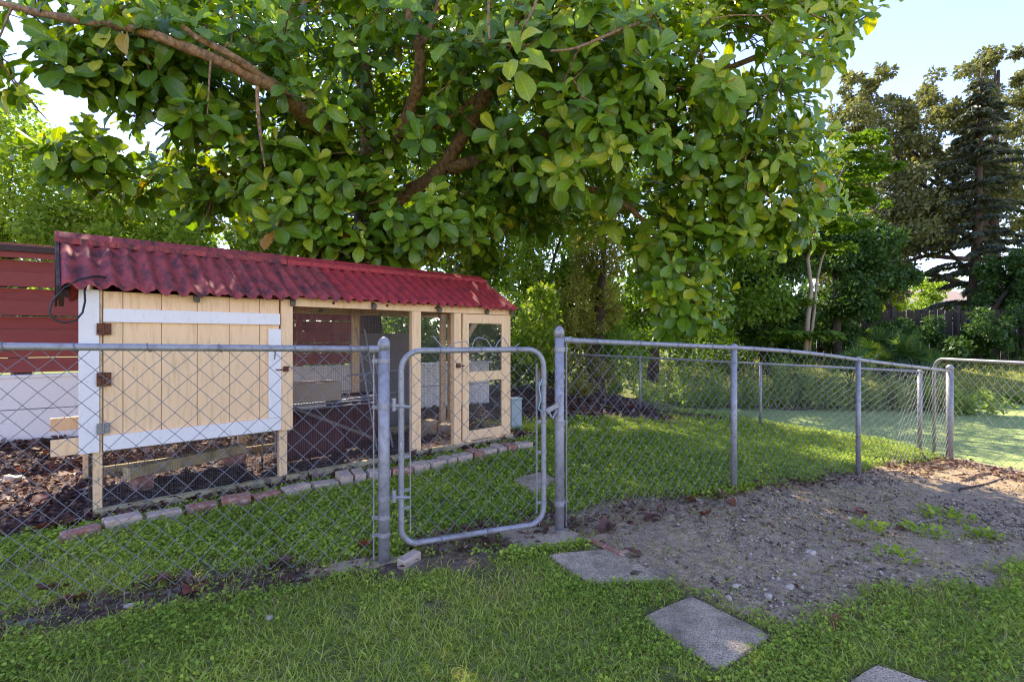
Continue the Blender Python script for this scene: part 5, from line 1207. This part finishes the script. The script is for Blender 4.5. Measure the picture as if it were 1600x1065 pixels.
edging = empty('brick_border', gp(150, 828)); tag(edging, 'row of old red and mortar-pale bricks along the coop front', 'brick border')
BP = [gp(u, v) for u, v in [(98, 852), (150, 838), (240, 818), (320, 802), (390, 790), (450, 778), (500, 768), (545, 760), (590, 753), (640, 746), (680, 738), (720, 727), (760, 718), (800, 709), (838, 704)]]
cum = [0]
for a_, b_ in zip(BP[:-1], BP[1:]): cum.append(cum[-1]+(b_-a_).length)
def bpos(t): return Vector([np.interp(t, cum, [p[k] for p in BP]) for k in range(3)])
t = 0; k = 0; brick_mesh = {}
while t < cum[-1]-.05:
    frac = t/cum[-1]; L = random.choice([.215, .205, .21]) if frac < .42 else random.choice([.12, .20, .12, .17, .11])
    wdt = .125 if L > .15 else .19; hh = .072 if frac < .42 else .10
    p, q = bpos(t), bpos(t+L); d = (q-p).normalized(); an = math.atan2(d.y, d.x)
    pale = random.random() < (.5 if frac < .3 else .68); key = (round(L, 3), pale, k % 2)
    if key not in brick_mesh:
        mb = MB(); jt = lambda: random.uniform(-.005, .005)
        x0, x1 = 0.004, L-.006
        mb.add([(x0+jt(), jt(), -.05), (x1+jt(), jt(), -.05), (x1+jt(), wdt+jt(), -.05), (x0+jt(), wdt+jt(), -.05), (x0+jt(), jt(), hh+jt()), (x1+jt(), jt(), hh+jt()), (x1+jt(), wdt+jt(), hh+jt()), (x0+jt(), wdt+jt(), hh+jt())],
               [(0,3,2,1),(4,5,6,7),(0,1,5,4),(1,2,6,5),(2,3,7,6),(3,0,4,7)])
        o = mb.build('brick', M['brick_pale' if pale else 'brick_red'], edging, bevel=.009); brick_mesh[key] = o
    else:
        o = brick_mesh[key].copy(); COL.objects.link(o); o.parent = edging
    o.location = p-Vector(edging.location)+Vector((0, 0, random.uniform(-.012, .008))); o.rotation_euler = (random.uniform(-.06, .06), random.uniform(-.04, .04), an+random.uniform(-.07, .07))
    t += L+random.uniform(.004, .02); k += 1
b0 = gp(636, 888); mb = MB(); mb.box(-.033, .033, -.07, .07, -.03, .055); o = mb.build('brick', M['brick_pale'], bevel=.008); o.location = b0+Vector((0, .06, .0)); o.rotation_euler = (.06, .04, -.55); tag(o, 'lone worn brick in the grass at the foot of the hinge post', 'brick')
b0 = at(590, 880, 2.9); c0 = gp(555, 884); mb = MB(); loop = [(math.cos(a)*.30*(1+.1*math.sin(3*a)), math.sin(a)*.085*(1+.15*math.sin(2*a+1))) for a in np.linspace(0, 2*math.pi, 25)[:-1]]; n = len(loop)
mb.add([(x, y, -.03) for x, y in loop]+[(x*.94, y*.9, .010+random.uniform(-.002, .003)) for x, y in loop], [(i, (i+1) % n, n+(i+1) % n, n+i) for i in range(n)]+[tuple(range(n, 2*n))]); o = mb.build('post_footing', M['concrete']); o.location = c0; o.rotation_euler = (0, 0, math.atan2(ld.y, ld.x)); tag(o, 'flat rough concrete footing under the near fence by the hinge post', 'footing')

# ------------------------------------------------------------------ fallen leaves, sticks, stones, weeds
FL = [(85,921,.17,0,'dull brown leaf standing on edge under the near fence'), (122,935,.15,.3,'reddish leaf beside the dull brown leaf under the near fence'), (228,912,.17,.1,'brown leaf at one end of the row of four under the near fence'), (262,910,.14,.62,'purplish leaf second in the row of four under the near fence'), (290,907,.16,.45,'greyish purple leaf in the row of four under the near fence'), (312,919,.20,.25,'big rust-red curled leaf ending the row of four under the near fence'),
      (442,884,.18,.55,'dark purple leaf lying under the near fence before the hinge post'), (566,860,.17,.28,'crumpled red leaf just before the hinge post'), (75,826,.24,.25,'bright red-orange leaf beside the first brick'), (112,818,.24,.2,'glossy red leaf propped on the first brick'), (195,838,.15,.6,'dull purple leaf lying against the second brick'), (268,858,.0,.0,''), (735,836,.19,0,'brown curled leaf lying under the gate rail'),
      (945,828,.22,.6,'purple leaf on the dirt just past the latch post'), (990,868,.14,.05,'small dark curled leaf beside the middle stepping stone'), (1102,807,.17,.28,'upright red cupped leaf on the bare dirt'), (1345,803,.20,.25,'red leaf folded like a boat out on the dirt'), (975,790,.19,.72,'orange leaf at the fence foot past the latch post'), (1020,812,.17,.58,'purplish flat leaf behind the dirt edge of the fence'), (1080,785,.14,.9,'dark scrap of leaf by the first line post'),
      (990,638,.34,.28,'big red leaf beside the first back fence post'), (925,640,.3,.3,'pale pinkish leaf in the litter behind the latch post'), (1010,648,.26,.02,'dark red leaf under the first back fence post'), (1300,976,.12,.75,'small brown leaf where dirt meets the near grass'), (1040,905,.0,0,''), (1115,668,.26,.9,'dark curled leaf at the pond edge fence'), (1130,775,.13,.1,'brown leaf leaning by the foot of first line post'), (1215,722,.0,0,''),
      (1180,760,.15,.5,'dull brown leaf in the grass edge past the first line post'), (845,640,.2,.28,'red leaf in the litter between coop and latch post'), (150,690,.0,0,''), (35,745,.22,.1,'brown leaf in the litter beyond the coop end'), (60,790,.24,.35,'reddish brown leaf among litter near the coop leg'), (20,780,.2,.55,'purplish leaf among litter at the picture edge'), (110,740,.2,.0,'dark brown leaf beside the grey coop leg'), (705,728,.13,.25,'dark red leaf resting against the bricks at the coop door'),
      (1430,705,.22,.1,'brown leaf heaped at the foot of the back fence end post'), (1500,745,.2,.5,'brown leaf beside the corner post foot'), (505,778,.13,.4,'small reddish leaf in front of the bricks'), (1145,790,.12,.7,'tan leaf scrap on the dirt'), (1405,828,.12,.85,'thin brown leaf lying flat on the bare dirt')]
VAR = [fig_leaf(.16, .1, .06, 0, 1.5), fig_leaf(.10, .1, .07, 2, .8), fig_leaf(-.28, .2, .05, 3, .6), fig_leaf(.25, .2, .08, 5, 2.2)]
for i, (u, v_, size, hue, lb) in enumerate(FL):
    if not lb: continue
    tv, tf, ta = VAR[i % 4]; a = ta.copy(); a[:, 2] = hue; tv = (tv-np.array([0, .5, 0]))*size*.84
    o = np_mesh('fallen_leaf', tv, tf, M['fallen'], attr=a, smooth=True)
    o.rotation_euler = (random.uniform(-.1, .2), random.uniform(-.25, .25), random.uniform(0, 6.28)); p = gp(u, v_)
    bpy.context.view_layer.update(); mz = min((o.matrix_world.to_3x3() @ Vector(c)).z for c in tv); o.location = p+Vector((0, 0, -mz-.004)); tag(o, lb, 'leaf', 'fallen fig leaves')
def stick(pts, rad, lb, m='bark', name='stick'):
    P = [gp(u, v_)+Vector((0, 0, rad*.8)) for u, v_ in pts]; mb = MB(); mb.tube(P, [rad*(1-.5*i/len(P)) for i in range(len(P))], 7); o = mb.build(name, M[m], loc=P[0], smooth=True); tag(o, lb, 'stick', 'sticks on the ground')
stick([(905, 842), (935, 852), (960, 864), (975, 872)], .018, 'long curled brown husk beside the stepping stones', 'brick_red', 'husk')
stick([(1422, 828), (1438, 816), (1460, 813), (1470, 810)], .010, 'pale bent twig by the weed clump on the dirt', 'bark_pale')
stick([(1505, 752), (1530, 742), (1572, 737)], .016, 'reddish dead branch on the dirt in front of the gate panel', 'bark')
stick([(1500, 765), (1540, 757), (1575, 745)], .011, 'dark forked twig beyond the reddish dead branch', 'bark_dark')
stick([(1310, 842), (1345, 845), (1375, 840)], .008, 'thin brown twig lying beyond the grey pebbled patch', 'bark')
PB = [(203, 948, .022, 'white shell stone under the near fence beside the leaf row'), (420, 966, .020, 'white stone alone in the near grass'), (1267, 865, .030, 'largest white stone on the pebbled dirt'), (1138, 935, .020, 'white stone near the tip of the diamond stepping stone'), (1235, 919, .022, 'white stone halfway along the pebbled dirt edge'), (1200, 932, .022, 'flat white stone between two others on dirt edge'), (546, 768, .03, 'pale stone lying in front of the bricks'), (1150, 917, .018, 'small pale stone beside the middle of the dirt patch'), (18, 752, .075, 'big pale stone in the litter beyond the coop end'), (628, 838, .02, 'small white stone by the gate hinge side')]
for u, v_, s_, lb in PB:
    bm = bmesh.new(); bmesh.ops.create_icosphere(bm, subdivisions=2, radius=s_)
    for vv in bm.verts: vv.co = Vector((vv.co.x*1.25, vv.co.y*.85, vv.co.z*.55))*(1+.22*math.sin(vv.co.x*90/s_*.02+vv.co.y*130+u))
    me = bpy.data.meshes.new('stone'); bm.to_mesh(me); bm.free(); me.materials.append(M['pebble']); o = bpy.data.objects.new('stone', me); COL.objects.link(o); o.location = gp(u, v_)+Vector((0, 0, s_*.25)); o.rotation_euler = (0, 0, u*.7); tag(o, lb, 'stone', 'pale stones on the ground')
def weed(u, v_, rad, n, lb):
    p = gp(u, v_); r = empty('weed', p); tag(r, lb, 'plant', 'weeds on the bare dirt'); an = RNG.uniform(0, 6.28, n); ro = rad*np.sqrt(RNG.random(n)); x, y = np.cos(an)*ro, np.sin(an)*ro*.8; el = RNG.uniform(.0, 1.0, n)
    d = np.stack([np.cos(an+RNG.normal(0, .6, n))*np.cos(el), np.sin(an+RNG.normal(0, .6, n))*np.cos(el), np.sin(el)], -1); R_ = frames(d, np.array([[0, 0, 1.]])+RNG.normal(0, .3, (n, 3)))
    v, f, a = instance(LQ_T, LQ_F, np.stack([x, y, gz(x+p.x, y+p.y)-p.z+RNG.uniform(0, .05, n)], -1), R_, RNG.uniform(.025, .06, n), rnd=np.clip(RNG.normal(.5, .25, n), 0, 1)); np_mesh('foliage', v, f, M['weed'], r, attr=a, kind='stuff')
weed(1475, 808, .20, 130, 'bright weed clump beyond the pale bent twig'); weed(1445, 836, .13, 70, 'low weed clump nearer than the pale bent twig'); weed(1355, 826, .12, 60, 'sparse weed patch behind the boat-shaped red leaf'); weed(1400, 873, .12, 45, 'thin weeds trailing over grey dirt'); weed(1535, 840, .1, 80, 'small weed tuft on the dirt close to the picture edge'); weed(1120, 672, .22, 90, 'green weed at the pond edge behind the rear fence')
lf = gp(952, 637); tv, tf, ta = fig_leaf(-.05, .1, .01, 0); a = ta.copy(); a[:, 2] = .85
o = np_mesh('fallen_leaf', (tv-np.array([0, .5, 0]))*.3, tf, M['fig'], attr=a, smooth=True); o.location = lf+Vector((0, 0, .03)); o.rotation_euler = (.2, .1, 1.2); tag(o, 'fresh lime-green leaf lying in the litter behind the latch post', 'leaf', 'fallen fig leaves')
print("tris", sum(sum(p.loop_total-2 for p in m.polygons)*0 + len(m.loops)-2*len(m.polygons) for m in bpy.data.meshes))
